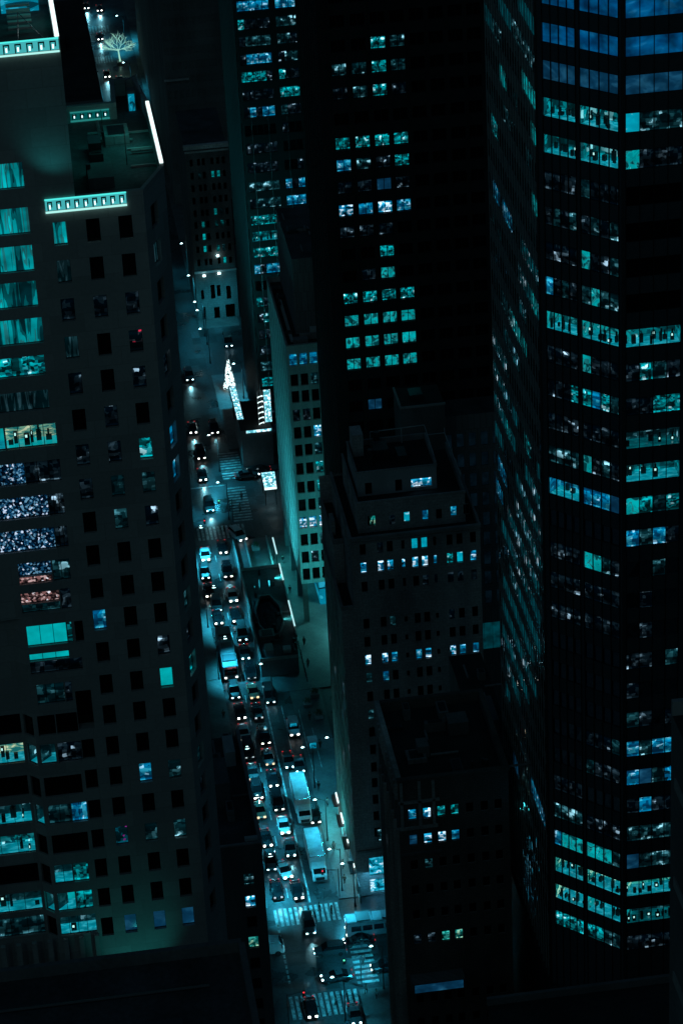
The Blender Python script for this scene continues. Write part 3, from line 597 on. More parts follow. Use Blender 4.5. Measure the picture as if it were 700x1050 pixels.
# shallow columns at the wing's foot
for k in range(7):
    x = -8.5 + k * 1.5; mbA.box(x, x + .45, 230.55, 230.98, 92, 98.2, MT['concrete'], 'xXyZ')
for u, v, st in ((147,458,'tealmess'),(117,459,'ghost'),(148,487,'dimteal'),(120,527,'dimteal'),(103,636,'blue'),(168,694,'teal'),(149,790,'blue'),(178,787,'dimteal'),(129,857,'dimteal'),(156,852,'dimteal'),(185,850,'dimteal'),(57,240,'drape'),(61,279,'drapedim'),(67,318,'ghost'),(70,357,'drapedim'),(74,394,'ghost'),(95,300,'dimteal'),(98,310,'dimteal'),(102,318,'ghost'),(133,310,'ghost'),(137,353,'ghost'),(118,490,'dimteal'),(88,502,'ghost'),(84,467,'ghost'),(152,520,'ghost'),(162,663,'ghost'),(110,950,'dimblue'),(138,947,'dimblue'),(166,943,'dimblue'),(193,940,'dimblue'),(113,428,'ghost'),(140,394,'ghost')):
    fA.near(u, v, st)
MT['magentalit'] = lit('magenta_lamp_window', [(0, (0.0, 0.01, 0.012)), (0.5, (0.0, 0.06, 0.08)), (0.58, (0.3, 0.02, 0.25)), (0.66, (0.3, 0.5, 0.55))], 1.2, 1.2, 1.0, .5, 1.0, room=True, block=(.3,.3))
MT['redlit'] = lit('red_sign_window', [(0, (0.0, 0.002, 0.003)), (0.55, (0.01, 0.012, 0.014)), (0.63, (0.5, 0.02, 0.05)), (0.69, (0.02, 0.03, 0.03))], 1.2, 1.2, 1.0, .5, 1.0, room=True, block=(.3,.3))
fA.near(129, 857, 'magentalit'); fA.near(137, 353, 'redlit'); fA.near(147, 458, 'tealmess', t=.08)
for u, v, st in ((182,448,'blue'),(184,482,'blue'),(203,682,'tealmess'),(196,616,'dimteal'),(176,378,'ghost'),(211,775,'dimteal'),(164,265,'drapedim'),(199,655,'ghost'),(216,805,'ghost')):
    fB.near(u, v, st)
fR = Facade((13.5, 235.9), (13.5, 251.5), 40, TOP, MT['concrete'], 0.42)
fR.grid([3, 6.2, 9.4, 12.6], 1.3, zr, 2.2)
rr = random.Random(3)
for h in fR.holes: h['style'] = rr.choice(['dark', 'dark', 'blue', 'teal', 'dimteal', 'bluewhite', 'dark'])
# shell, roof terrace, penthouse
RZ_A = 172.6
pts = [(-16,231.4),(11.1,231.4),(13.15,236.0),(13.15,251.2),(12.5,257.6),(10.8,257.6),(10.6,251.9),(-16,251.9)]
mbA.poly([(p[0],p[1],RZ_A) for p in pts], MT['roof'])
ring = [(2.75,231.0),(11.3,231.0),(13.5,235.9),(13.5,251.5),(12.8,258.0),(10.4,258.0),(10.2,252.3),(-16,252.3)]
inn = [(2.75,231.4),(11.1,231.4),(13.15,236.0),(13.15,251.2),(12.5,257.6),(10.8,257.6),(10.6,251.9),(-16,251.9)]
for k in range(7):
    a, b, c, d = ring[k], ring[k+1], inn[k+1], inn[k]
    mbA.poly([(a[0],a[1],TOP),(b[0],b[1],TOP),(c[0],c[1],TOP),(d[0],d[1],TOP)], MT['concrete'])
    mbA.poly([(c[0],c[1],RZ_A),(d[0],d[1],RZ_A),(d[0],d[1],TOP),(c[0],c[1],TOP)], MT['concrete'])
mbA.poly([(13.5,251.5,40),(12.8,258,40),(12.8,258,TOP),(13.5,251.5,TOP)], MT['concrete'])
mbA.poly([(12.8,258,40),(10.4,258,40),(10.4,258,TOP),(12.8,258,TOP)], MT['concrete'])
mbA.poly([(10.4,258,40),(10.2,252.3,40),(10.2,252.3,TOP),(10.4,258,TOP)], MT['concrete'])
mbA.poly([(10.2,252.3,40),(-16,252.3,40),(-16,252.3,TOP),(10.2,252.3,TOP)], MT['concrete'])
# penthouse box
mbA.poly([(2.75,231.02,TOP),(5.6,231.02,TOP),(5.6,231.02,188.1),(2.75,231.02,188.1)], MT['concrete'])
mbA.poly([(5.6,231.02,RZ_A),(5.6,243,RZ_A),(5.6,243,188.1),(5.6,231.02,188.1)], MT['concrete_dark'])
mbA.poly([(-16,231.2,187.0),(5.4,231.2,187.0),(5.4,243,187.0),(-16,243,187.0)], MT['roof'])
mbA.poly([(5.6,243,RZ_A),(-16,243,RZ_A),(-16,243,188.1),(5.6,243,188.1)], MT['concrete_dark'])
mbA.box(-16, 5.6, 231.02, 231.4, 187.95, 188.1, MT['concrete'], 'Z'); mbA.box(5.2, 5.6, 231.4, 243, 187.0, 188.1, MT['concrete'], 'xZ')
finish(A, [fA, fB, fR, fW, fW2, fWo, fWr], mbA, MT['frame'])
def parapet_light(parent, p0, p1, z0, z1, n, mat, panel='tealpanel', name='parapet_light', dot='white', ledge='palewhite'):
    f = Facade(p0, p1, z0, z1, mat); h = MB(); L = f.L
    def slab(a, b, za, zb, o0, o1, m):
        c = [f.P(a,za,o0), f.P(b,za,o0), f.P(b,zb,o0), f.P(a,zb,o0)]; e = [f.P(a,za,o1), f.P(b,za,o1), f.P(b,zb,o1), f.P(a,zb,o1)]
        h.poly(c, m)
        for k in range(4): h.poly([e[k], e[(k+1)%4], c[(k+1)%4], c[k]], m)
    slab(0, L, z0, z1, -0.06, -0.003, MT[panel])
    slab(-.02, L+.02, z0 - .17, z0 - .08, -0.25, -0.003, MT[ledge])
    for k in range(n): slab(L*(k+.42)/n, L*(k+.58)/n, z0 + .12, z0 + .5, -.075, -.0605, MT[dot])
    slab(-.02, L+.02, z1 - .06, z1 + .04, -0.12, -0.003, mat)
    for k in range(n):                                           # dark arched louvres in front of the light
        a = L * (k + .22) / n; b = L * (k + .78) / n
        slab(a, a + .10, z0, z1 - .2, -.12, -.065, MT['frame']); slab(b - .10, b, z0 + .3, z1 - .2, -.12, -.065, MT['frame'])
        slab(a, b, z1 - .32, z1 - .2, -.121, -.064, MT['frame'])
    o = h.build(name, parent); return o
MT['palewhite'] = emit('pale_teal_tube', (.45,.95,.88), 1.0)
MT['tealpanel'] = lit('backlit_parapet', [(0, (0.02, 0.42, 0.38)), (0.5, (0.08, 0.62, 0.56)), (0.6, (0.4, 0.95, 0.85))], 1.5, 2.5, 0.85, 0.6, const=False, vary=.2)
parapet_light(A, (3.05, 231.0), (9.85, 231.0), 173.15, 174.15, 9, MT['tealtube'])
parapet_light(A, (-4.0, 231.02), (5.5, 231.02), 187.2, 188.2, 10, MT['tealtube'])
MT['tealpaneldim'] = lit('dim_backlit_parapet', [(0, (0.0, 0.05, 0.045)), (0.5, (0.0, 0.14, 0.12)), (0.62, (0.02, 0.3, 0.26))], 2.5, 2.5, .9, 0.6, const=False, vary=.3); MT['dullteal'] = emit('dull_teal_ledge', (.02,.25,.23), .8)
parapet_light(A, (6.4, 251.9), (9.9, 251.9), 172.95, 173.65, 5, MT['dullteal'], 'tealpaneldim', ledge='dullteal')
h = MB(); h.box(13.2, 13.5, 236.4, 251.0, 174.22, 174.4, MT['white']); h.build('roof_edge_light', A)
h = MB(); h.box(5.25, 5.6, 231.5, 243, 188.12, 188.3, MT['white']); h.build('roof_edge_light', A)
h = MB(); h.box(11.7, 12.45, 253.4, 254.3, RZ_A, 174.6, MT['concrete_dark']); h.box(11.8, 12.35, 253.3, 253.39, 172.7, 174.3, MT['shop']); h.build('roof_door_hut', A)
for a, b in (((11.8,256.6,172.6),(11.8,256.6,174.4)),((11.8,256.6,174.4),(12.9,257.5,174.6)),((12.9,257.5,174.6),(12.95,253.4,174.4)),((12.9,257.5,172.6),(12.9,257.5,174.6)),((12.95,253.4,172.6),(12.95,253.4,174.4))):
    h = MB(); h.bar(a, b, 0.045, MT['chrome']); h.build('railing_bar', A)
for y in (240, 244, 248):
    h = MB(); h.box(10.9, 13.1, y, y + .15, 172.62, 172.8, MT['concrete']); h.build('roof_kerb', A)
h = MB(); h.box(7.0, 9.2, 236, 239.5, RZ_A, 173.6, MT['concrete_dark']); h.build('roof_unit', A)
h = MB(); h.box(7.5, 8.6, 243, 245, RZ_A, 174.0, MT['steel']); h.build('roof_unit', A)
for k in range(5):
    h = MB(); h.box(1.6, 3.6, 236 + k * 1.3, 236.5 + k * 1.3, 187.4 + .05*k, 187.6 + .05*k, MT['concrete']); h.build('roof_louvre', A)
h = MB(); h.bar((2.2,232.6,187),(2.5,234.6,189.4),0.04,MT['chrome']); h.bar((2.5,234.6,189.4),(4.8,232.4,187.1),0.04,MT['chrome']); h.build('roof_strut', A)
h = MB(); h.box(1.2, 4.4, 241.6, 242.6, 187.0, 188.6, MT['shop']); h.build('roof_lantern', A)
clutter(A, 7.0, 12, 238, 250, RZ_A, 9, 1, 1.0)
rel(A)
area('roof_terrace_glow', (12.6, 244, 175.6), (9.5, 244, 172.6), 170, 0.5, 13, (0.05, 0.9, 0.8))
area('penthouse_roof_glow', (4.4, 238, 189.4), (2.5, 238, 187), 30, 0.5, 9, (0.05, 0.9, 0.8))
spot('wall_wash_light', (3.6, 228.5, 176.6), (4.6, 231.0, 179.5), 60, (0.05, 0.8, 0.85), 120)
spot('wall_wash_light', (5.0, 225, 93.0), (4.2, 231, 98), 330, (0.04, 0.75, 0.72), 80)

# ================================================================ A2 / K2 : buildings on the left side of the avenue
K2 = thing('side_building', 'dark low building with few small lit windows beside the avenue, below the queue', 'building', (15, 300, 0))
f1 = Facade((8.0, 300.0), (22.3, 300.0), 0, 57.5, MT['concrete_dark'], 0.35)
zs = [gy(258, v, 300).z for v in (902, 925, 946, 967, 989, 1010, 1031, 1052)]
f1.grid([5.2, 8.6, 12.4], 1.25, zs, 1.8)
f1.near(254, 902, 'dimteal', rail=.5, n=2); f1.near(256, 925, 'bluewhite'); f1.near(259.5, 967, 'green_lit')
f2 = Facade((22.3, 300.0), (22.3, 326.0), 0, 57.5, MT['concrete_dark'], 0.35)
f2.grid([3 + 3.3*k for k in range(7)], 1.3, [8 + 3.4*k for k in range(14)], 1.9)
for h in f2.holes: h['style'] = rr.choice(['dark', 'dark', 'dark', 'blue', 'tealmess', 'ghost'])
mb = MB(); mb.poly([(8,300.3,56.6),(22,300.3,56.6),(22,326,56.6),(8,326,56.6)], MT['roof'])
mb.box(8, 22.3, 299.9, 300.3, 57.5, 57.7, MT['parapet']); mb.box(21.95, 22.4, 300.3, 326, 57.45, 57.7, MT['parapet']); mb.box(21.95, 22.2, 300.3, 326, 56.6, 57.45, MT['concrete_dark'], 'x')
mb.box(17.0, 19.6, 310, 316, 56.6, 60.2, MT['concrete_dark']); mb.box(19.9, 21.2, 319, 323, 56.6, 58.8, MT['limestone_pale'])
mb.box(20.3, 21.9, 300.4, 301.0, 57.7, 58.1, MT['limestone_pale'])
finish(K2, [f1, f2], mb, names=('wall', 'window')); clutter(K2, 9, 21, 302, 325, 56.6, 12, 2); rel(K2)
A2 = thing('unseen_office_block', 'plain office block hidden behind the concrete tower, added for the glass tower to reflect', 'building', (5, 380, 0))
f1 = Facade((19.0, 345.0), (19.0, 425.0), 0, 62, MT['concrete_dark'], 0.3)  # unseen block, added so the glass tower has lit windows to reflect
f1.grid([3 + 4*k for k in range(19)], 2.6, [6 + 4*k for k in range(14)], 2.2)
for h in f1.holes: h['style'] = rr.choice(['dark', 'blue', 'teal', 'tealmess', 'bluewhite', 'dark', 'dark'])
mb = MB(); mb.prism([(-10,345),(18.9,345),(18.9,425),(-10,425)], 0, 61.9, MT['concrete_dark'], MT['roof'])
finish(A2, [f1], mb, limit=60); rel(A2)

# ================================================================ E: slab with the teal lit side wall
EX, EY, EZ = 43.55, 446.0, 54.3
E_ = thing('slab_building', 'pale gridded slab building on columns with its long side wall washed in teal light', 'building', (50, 460, 0))
fl = Facade((EX, 474.5), (EX, EY), 8.0, EZ, MT['whitepanel'], 0.2)
ff = Facade((EX, EY), (58.0, EY), 8.0, EZ, MT['whitepanel'], 0.45)
zr = [gy(u, v, EY).z for u, v in ((302,369),(302,390),(303,407),(304,426),(305,444),(306,462),(307,481),(308,500),(310,518),(311.5,536),(312.5,553.5),(313.5,571.4),(315,588.6))]
ff.grid([.98 + 1.72 * k for k in range(8)], 1.28, zr, 2.25)
for u, v, st in ((302,368,'blue'),(313,366,'blue'),(321,364,'blue'),(321,386,'dimteal'),(301,426,'ghost'),(325,442,'bluewhite'),(313,423,'ghost'),(326,460,'dimteal'),(313,536,'bluewhite'),(323,535,'bluewhite'),(331,534,'bluewhite'),(330,552,'dimteal'),(323,570,'ghost'),(331,516,'dimteal'),(330,500,'tealmess'),(328,480,'tealmess')):
    ff.near(u, v, st)
for h in ff.holes: h['rail'] = .0 if h['style'] == 'dark' else .5
mb = MB()
mb.poly([(EX,446.3,53.5),(58,446.3,53.5),(58,474,53.5),(EX,474,53.5)], MT['roof_black'])
mb.box(EX-.1, 58, EY-.1, EY+.25, EZ, EZ+.15, MT['parapet']); mb.box(EX-.1, EX+.25, EY+.26, 474.5, EZ, EZ+.15, MT['parapet']); mb.box(EX+.01, EX+.25, 446.3, 474.5, 53.5, EZ, MT['whitepanel'], 'X')
mb.box(EX+.02, 58, 474.2, 474.5, 8, EZ, MT['whitepanel'], 'YX'); mb.poly([(EX,EY,8),(58,EY,8),(58,474.5,8),(EX,474.5,8)][::-1], MT['concrete_dark'])
for z_ in [9.0 + 3.46*k for k in range(13)]: mb.box(EX-.07, EX-.055, EY+.3, 474, z_, z_+.1, MT['greypanel'])
# shallow vertical joints on the side wall
for k in range(9): mb.box(EX-.05, EX-.003, 447.0 + k*3.1, 447.25 + k*3.1, 8, EZ-.01, MT['greypanel'])
finish(E_, [fl, ff], mb, MT['frame'])
h = MB(); h.prism([(45.9,452),(51.5,452),(51.5,474),(45.9,474)], 53.5, 67.4, MT['greypanel'], MT['roof']); h.box(46.2, 51.4, 449.5, 449.9, 53.5, 54.6, MT['parapet']); h.box(48.2,49.7,450.4,451.6,53.5,54.9,MT['limestone_pale']); h.box(44.6,45.1,449,466,53.5,53.75,MT['limestone_pale']); h.box(45.0,47.4,447.6,448.9,53.5,54.5,MT['greypanel'])
h.build('roof_penthouse', E_)
for x, y in [(EX+.6, EY+.6+9.2*k) for k in range(4)] + [(EX+.6+5.2*k, EY+.6) for k in (1, 2)]:
    h = MB(); h.box(x-.45, x+.45, y-.45, y+.45, 0.14, 8.0, MT['concrete_dark']); h.build('column', E_)
h = MB(); h.box(47.2, 57.5, 451.5, 473, 0.14, 7.9, MT['shop'], 'xy'); h.box(47.1, 57.5, 451.4, 451.5, 3.4, 3.6, MT['frame']); h.build('lobby', E_)
clutter(E_, 46.5, 50.5, 454, 472, 67.4, 6, 3, .9); clutter(E_, 44.4, 45.4, 450, 472, 53.5, 5, 4, .7)
rel(E_)

# ================================================================ D: dark tower with ribbon lights, top centre-left
DX, DY = 44.15, 510.0
MT['dcladding'] = wall('near_black_cladding', (0.012, 0.012, 0.013), 0.35, 0.3, 0.2)
D_ = thing('striped_office_tower', 'black office tower with short cyan ribbon windows and thin pale vertical fins', 'building', (50, 540, 0))
fd = Facade((DX, DY), (56.5, DY), 0, 118, MT['dcladding'], 0.3)
zr = [92.0, 88.5, 85.2, 81.8, 78.4, 74.9, 71.5, 68.0, 64.4, 60.6, 56.8, 53.4, 50.0, 46.7, 43.4, 40, 36.6, 33.2, 29.8, 26.4, 23, 19.6, 16.2, 12.8, 9.4, 6.0]
zr = [98.9, 95.4] + zr
dst = {2: ('blue', 'blue'), 3: ('tealmess', 'dimteal'), 4: ('dimteal', 'dimteal'), 5: ('blue', 'dimteal'), 6: ('tealmess', 'tealmess'), 7: ('ghost', 'tealmess'), 8: ('blue', 'dimteal'), 12: ('dimteal', 'blue'), 13: ('dimteal', 'blue'), 14: ('tealmess', 'tealmess'), 15: ('roomteal', 'roomteal'), 16: ('tealmess', 'tealmess'), 17: ('blue', 'dark'), 18: ('dark', 'dark'), 19: ('tealmess', 'dark'), 20: ('tealmess', 'dark'), 23: ('dimteal', 'dark'), 24: ('tealmess', 'dark'), 0: ('dimteal', 'blue'), 1: ('blue', 'dimteal')}
for j, z in enumerate(zr):
    s1, s2 = dst.get(j, ('ghost' if j % 3 else 'dark', 'dark'))
    st = {k: ('ghost' if rr.random() < .35 else s1) for k in range(5)} if j not in (2, 14, 15) else {}
    st2 = {k: ('ghost' if rr.random() < .35 else s2) for k in range(3)} if j not in (2, 14, 15) else {}
    h = fd.hole(.5, 6.3, z - 1.05, z + 1.0, s1, n=5, t=.08, styles=st)
    h2 = fd.hole(7.45, 11.1, z - 1.05, z + 1.0, s2, n=3, t=.08, styles=st2)
    for q in (h, h2):
        if q['style'] == 'roomteal': q.update(back='roomwall', floor='floorlit', room=1.3)
fdl = Facade((DX, 540.0), (DX, DY), 0, 118, MT['dcladding'], 0.25)
for j, z in enumerate(zr):
    fdl.hole(1.0, 14.6, z - 1.0, z + 1.0, 'towerglass', n=8, warp=.03); fdl.hole(15.4, 29, z - 1.0, z + 1.0, 'towerglass', n=8, warp=.03)
mb = MB(); mb.box(56.2, 56.5, DY, 540, 0, 118, MT['dcladding'], 'X'); mb.poly([(DX,DY,118),(56.5,DY,118),(56.5,540,118),(DX,540,118)], MT['roof_black'])
finish(D_, [fd, fdl], mb, MT['mullion'], limit=100)
for x in (45.9, 49.0, 52.5):
    h = MB(); h.box(x, x + .1, DY - .3, DY - .01, 0, 71, MT['finpale']) if False else h.box(x, x + .1, DY - .3, DY - .01, 0, 71, MT['chrome']); h.build('vertical_fin', D_)
for y in range(512, 540, 3):
    h = MB(); h.box(DX - .35, DX - .01, y, y + .25, 0, 117.5, MT['steel']); h.build('vertical_fin', D_)
rel(D_)

# ================================================================ B2: small stone building with cornice, C: dark block behind it
B2 = thing('stone_walkup', 'small stone building with cornice and pale blue lit ground floor beyond the square', 'building', (41, 580, 0))
fb = Facade((37.6, 575.0), (46.4, 575.0), 0, 39.5, MT['darkstone'], 0.3)
zr = [36.4, 33.4, 30.6, 27.8, 24.9, 22.2, 19.4, 16.6, 13.6]
fb.grid([1.05, 2.6, 3.6, 5.4, 6.6, 7.8], .62, zr, 1.5)
for u, v, st in ((204,180,'dimteal'),(219,178,'teal'),(225,178,'teal'),(209,230,'teal'),(210,243,'teal'),(222,217,'teal'),(229,217,'dimteal'),(224,229,'tealmess'),(230,229,'tealmess'),(210,256,'teal'),(225,253,'tealmess'),(231,253,'dimteal'),(232,266,'teal')):
    fb.near(u, v, st)
fb.hole(.9, 1.7, .3, 3.2, 'dark'); fb.hole(6.4, 7.4, 4.6, 7.6, 'dark'); fb.hole(6.0, 8.0, .3, 3.3, 'dark'); fb.hole(1.0, 1.6, 5.0, 7.2, 'dark'); fb.hole(3.1, 4.0, 5.0, 8.2, 'dark'); fb.hole(4.4, 5.2, 5.4, 8.0, 'dark'); fb.hole(3.5, 4.7, .3, 3.0, 'dark')
mb = MB(); mb.prism([(37.6,575.3),(46.4,575.3),(46.4,598),(37.6,598)], 0, 39.3, MT['darkstone'], MT['roof'])
mb.box(37.2, 46.6, 574.4, 575.29, 39.5, 40.4, MT['limestone']); mb.box(37.4, 46.5, 574.7, 574.98, 38.6, 39.0, MT['limestone']); mb.box(37.5, 46.5, 574.7, 574.98, 11.2, 11.7, MT['limestone'])
finish(B2, [fb], mb); rel(B2)
C_ = thing('dark_distant_block', 'tall dark block with a handful of tiny lit windows behind the stone building', 'building', (45, 660, 0))
fc = Facade((38.6, 640.0), (60.0, 640.0), 0, 85, MT['concrete_dark'], 0.3)
fc.grid([.9 + 1.35*k for k in range(10)], .8, [6 + 3.5*k for k in range(22)], 1.7)
for u, v, st in ((183,100,'teal'),(197,98,'teal'),(203,98,'dimteal'),(217,108,'dimblue'),(165,20,'dimteal'),(172,17,'ghost'),(178,18,'dimteal'),(187,18,'ghost'),(190,22,'dimteal'),(172,42,'green_lit'),(180,38,'ghost'),(228,60,'ghost'),(206,60,'ghost')):
    fc.near(u, v, st)
mb = MB(); mb.prism([(38.6,640.2),(60,640.2),(60,745),(38.6,745)], 0, 84.9, MT['concrete_dark'], MT['roof'])
mb.box(38.3, 44, 639.5, 640.0, 30.5, 30.9, MT['limestone'])
finish(C_, [fc], mb); rel(C_)
C2 = thing('dark_corner_block', 'dark block with its roofline at the far left of the distant avenue', 'building', (10, 680, 0))
fc = Facade((-25, 655.0), (24.6, 655.0), 0, 22, MT['concrete_dark'], 0.3); fc.grid([2 + 3*k for k in range(16)], 1.3, [5, 9, 13, 17], 1.8)
for h in fc.holes: h['style'] = rr.choice(['dark', 'ghost', 'dark', 'dimteal'])
mb = MB(); mb.prism([(-25,655.2),(24.5,655.2),(24.5,728),(-25,728)], 0, 21.9, MT['concrete_dark'], MT['roof_black']); mb.box(12, 18, 690, 700, 22, 25, MT['roof_black'])
finish(C2, [fc], mb); rel(C2)

# ================================================================ F: black tower in the centre
FX, FY = 47.2, 409.0
F_ = thing('black_tower', 'black windowless looking tower in the centre with rows of paired cyan windows', 'building', (60, 420, 0))
ff = Facade((FX, FY), (72.1, FY), 0, 140, MT['blackmetal'], 0.35)
zr = [67.9 - 3.66*k for k in range(1, 16)][::-1] + [67.9, 71.55, 75.3, 79.1, 82.8, 86.45, 90.1, 93.7, 97.4, 101.0, 104.5, 108.4, 112.4, 116.1, 119.8, 123.6, 127.3]
for j, z in enumerate(zr):
    for c in (50.25, 53.25, 56.2, 59.05, 61.95, 64.8, 67.7, 70.4):
        ff.hole(c - 1.08 - FX, c + 1.08 - FX, z - 1.0, z + .95, 'dark', n=2, t=.1, c=c)
Fl = []
for v, us in ((304,(360,380,399,417)),(329,(361,381,400,418)),(352,(362,382,401,419)),(374,(364,384,402,420))):
    for u in us: Fl.append((u, v + (390-u)*.09, 'tealmess' if v == 304 else 'tealwin'))
Fl += [(386,43,'tealmess'),(405,43,'dimteal'),(347,74,'dimteal'),(368,72,'dimteal'),(388,69,'tealmess'),(407,68,'dimteal'),(373,95,'dimteal'),(388,93,'tealmess'),(408,92,'ghost'),(358,98,'ghost'),
       (349,149,'tealmess'),(368,147,'tealmess'),(388,145,'tealmess'),(407,143,'tealmess'),(353,170,'blue'),(369,168,'dimteal'),(411,164,'tealmess'),(389,166,'ghost'),(354,193,'ghost'),(374,191,'ghost'),(393,190,'dimblue'),(412,188,'ghost'),
       (355,217,'bluewhite'),(375,215,'blue'),(394,213,'bluewhite'),(413,211,'blue'),(375,240,'ghost'),(394,238,'ghost'),(392,254,'tealmess'),(396,281,'tealwin'),(376,282,'ghost'),(383,418,'dimblue'),(365,242,'ghost')]
MT['tealwin'] = lit('lit_teal_office_window', [(0, (0.0, 0.05, 0.05)), (0.42, (0.01, 0.19, 0.18)), (0.5, (0.0, 0.36, 0.33)), (0.62, (0.0, 0.27, 0.26)), (0.70, (0.1, 0.62, 0.6))], 0.9, 0.8, 0.9, 1.2, 2.0, vary=.3)
for u, v, st in Fl: ff.near(u, v, st)
fl = Facade((FX, 432.0), (FX, FY), 0, 140, MT['blackmetal'], 0.3)
mb = MB(); mb.box(72.0, 72.1, FY+.01, 432, 0, 140, MT['blackmetal'], 'X'); mb.poly([(FX,432,0),(FX,432,140),(72.1,432,140),(72.1,432,0)], MT['blackmetal']); mb.poly([(FX,FY,140),(72.1,FY,140),(72.1,432,140),(FX,432,140)], MT['roof_black'])
for k in range(8): mb.box(FX-.12, FX-.005, 410.5 + k*2.9, 410.8 + k*2.9, 0, 139.9, MT['blackmetal'])
for x in [48.75 + 2.93*k for k in range(8)]: mb.box(x-.09, x+.09, FY-.16, FY-.005, 0, 139.9, MT['blackmetal'])
finish(F_, [ff, fl], mb, limit=100); rel(F_)

# ================================================================ J: grey panelled building between F and the glass tower
J = thing('grey_panel_building', 'dim grey panelled building squeezed between the black tower and the glass tower', 'building', (70, 400, 0))
fj = Facade((62.5, 403.0), (80.0, 403.0), 0, 60.2, MT['greypanel'], 0.12)
fj.grid([1.1 + 1.9*k for k in range(9)], 1.1, [27 + 3.6*k for k in range(10)], 2.4)
for h in fj.holes: h['style'] = 'ghostblue'; h['t'] = .05
MT['ghostblue'] = lit('shaded_blue_window', [(0, (0.0, 0.002, 0.003)), (0.7, (0.001, 0.004, 0.006))], .6, .6, 1.0, .5, const=False)
fj.hole(.4, 17, 17.2, 22.2, 'tealband', n=12, t=.04)
MT['tealband'] = lit('teal_lit_floor_band', [(0, (0.0, 0.02, 0.022)), (0.7, (0.0, 0.035, 0.04))], .4, .9, 1.0, .6, const=False)
mb = MB(); mb.prism([(62.5,403.2),(80,403.2),(80,408.8),(62.5,408.8)], 0, 60.1, MT['greypanel'], MT['roof'])
finish(J, [fj], mb, MT['frame'], limit=60); rel(J)

# ================================================================ G: stepped stone building
G = thing('stepped_stone_building', 'stepped stone building with blue white windows and roof terraces before the black tower', 'building', (51, 380, 0))
GX, GY, GR = 41.1, 364.0, 61.6
zr = [gy(u, v, GY).z for u, v in ((373,563.5),(373,582.5),(374,602),(375,621.5),(376,640),(377,658.5),(378,677),(379,695.5),(380,714.5),(381,733),(382,751),(383,769),(384,787),(385,803))]
zr += [zr[-1] - 3.0*k for k in (1, 2, 3)]
cols = [44.6, 47.1, 48.5, 50.4, 52.1, 53.5, 55.0, 57.15, 58.6, 60.55]
f0 = Facade((GX, GY), (GR, GY), 0, 51.0, MT['limestone'], 0.3)
f0.grid([c - GX for c in cols], .86, [z for z in zr if z < 49.5], 1.75)
for h in f0.holes:
    if h['i'] in (3, 6): r = h['r']; h['r'] = (r[0]+.2, r[1]-.2, r[2]+.45, r[3]-.35)
f1 = Facade((42.9, GY), (GR, GY), 51.0, 62.4, MT['limestone'], 0.3)
f1.grid([c - 42.9 for c in cols], .86, [z for z in zr if z > 51.5], 1.75)
for h in f1.holes:
    if h['i'] in (3, 6): r = h['r']; h['r'] = (r[0]+.2, r[1]-.2, r[2]+.2, r[3]-.1)
for u, v, st in ((373,583,'bluewhite'),(390,580,'bluewhite'),(400,579,'bluewhite'),(413.5,577,'bluewhite'),(425,577,'bluewhite'),(435,575,'bluewhite'),(446,574,'blue'),(461,572,'tealmess'),(471,570,'teal2'),(486,569,'bluewhite'),(389,561,'dimteal'),(382,558,'ghost'),(424,557,'teal2'),(435,556,'teal2'),(436,594,'ghost'),(446,592,'ghost'),(486,586,'ghost'),(461,608,'ghost'),(471,608,'ghost')):
    (f1 if v < 612 else f0).near(u, v, st)
MT['teal2'] = lit('lit_pale_blue_window', [(0, (0.0, 0.18, 0.25)), (0.6, (0.0, 0.36, 0.42)), (0.72, (0.4, 0.8, 0.85))], .8, 1.0, 1.0, 1.0, const=False, vary=.2)
for u, v, st in ((378,678,'bluewhite'),(394,676,'bluewhite'),(404,675,'blue'),(429,672,'blue'),(439,671,'bluewhite'),(464,667,'bluewhite'),(474,665,'blue'),(489,663,'blue'),(465,685,'bluewhite'),(475,684,'blue'),(489,681,'dimteal'),(396,692,'blue'),(379,695,'dimteal'),(404,636,'dimteal'),(461,621,'ghost'),(381,733,'dimteal')):
    f0.near(u, v, st)
for x in (44.9, 46.7, 48.5): f0.hole(x - GX - .3, x - GX + .3, 9.8, 12.0, 'dimteal')
f0.hole(2.0, 5.9, 3.6, 7.0, 'shop', n=2); f0.hole(2.0, 5.9, .5, 3.0, 'shop', n=3); f0.hole(7, 18, .5, 6.8, 'dimteal', n=6)
fleft = Facade((GX, 384.5), (GX, GY), 0, 51.0, MT['limestone'], 0.25)
fleft.grid([2.5 + 2.45*k for k in range(8)], .9, [z for z in zr if z < 49.5], 1.75)
for h in fleft.holes: h['style'] = rr.choice(['dark', 'dark', 'ghost', 'dark', 'dimteal', 'dark', 'bluewhite', 'dark'])
for k in range(5): fleft.hole(2.2 + 4.4*k, 5.4 + 4.4*k, .6, 3.8, 'shop' if k in (1, 2, 3) else 'dimteal', n=2)
fl1 = Facade((42.9, 384.5), (42.9, GY), 51.0, 62.4, MT['limestone'], 0.25); fl1.grid([3 + 3.0*k for k in range(6)], .9, [z for z in zr if z > 51.5], 1.75)
mb = MB()
mb.poly([(GX,GY,50.9),(42.9,GY,50.9),(42.9,384.5,50.9),(GX,384.5,50.9)], MT['roof_black'])
mb.box(GX-.1, GX+.25, GY-.05, 384.5, 51.0, 51.7, MT['parapet']); mb.box(GX+.26, 42.85, GY-.05, GY+.25, 51.0, 51.6, MT['parapet'])
mb.box(41.3, 42.8, 372, 384.5, 50.91, 57.5, MT['limestone']); mb.box(41.3, 42.8, 372.1, 384.5, 57.5, 57.6, MT['roof_black'])
mb.box(41.2, 41.5, 371.9, 384.5, 57.6, 58.3, MT['parapet']); mb.box(41.51, 42.8, 371.9, 372.2, 57.6, 58.3, MT['parapet'])
mb.box(41.4, 42.0, 374.5, 377, 57.6, 60, MT['limestone'])
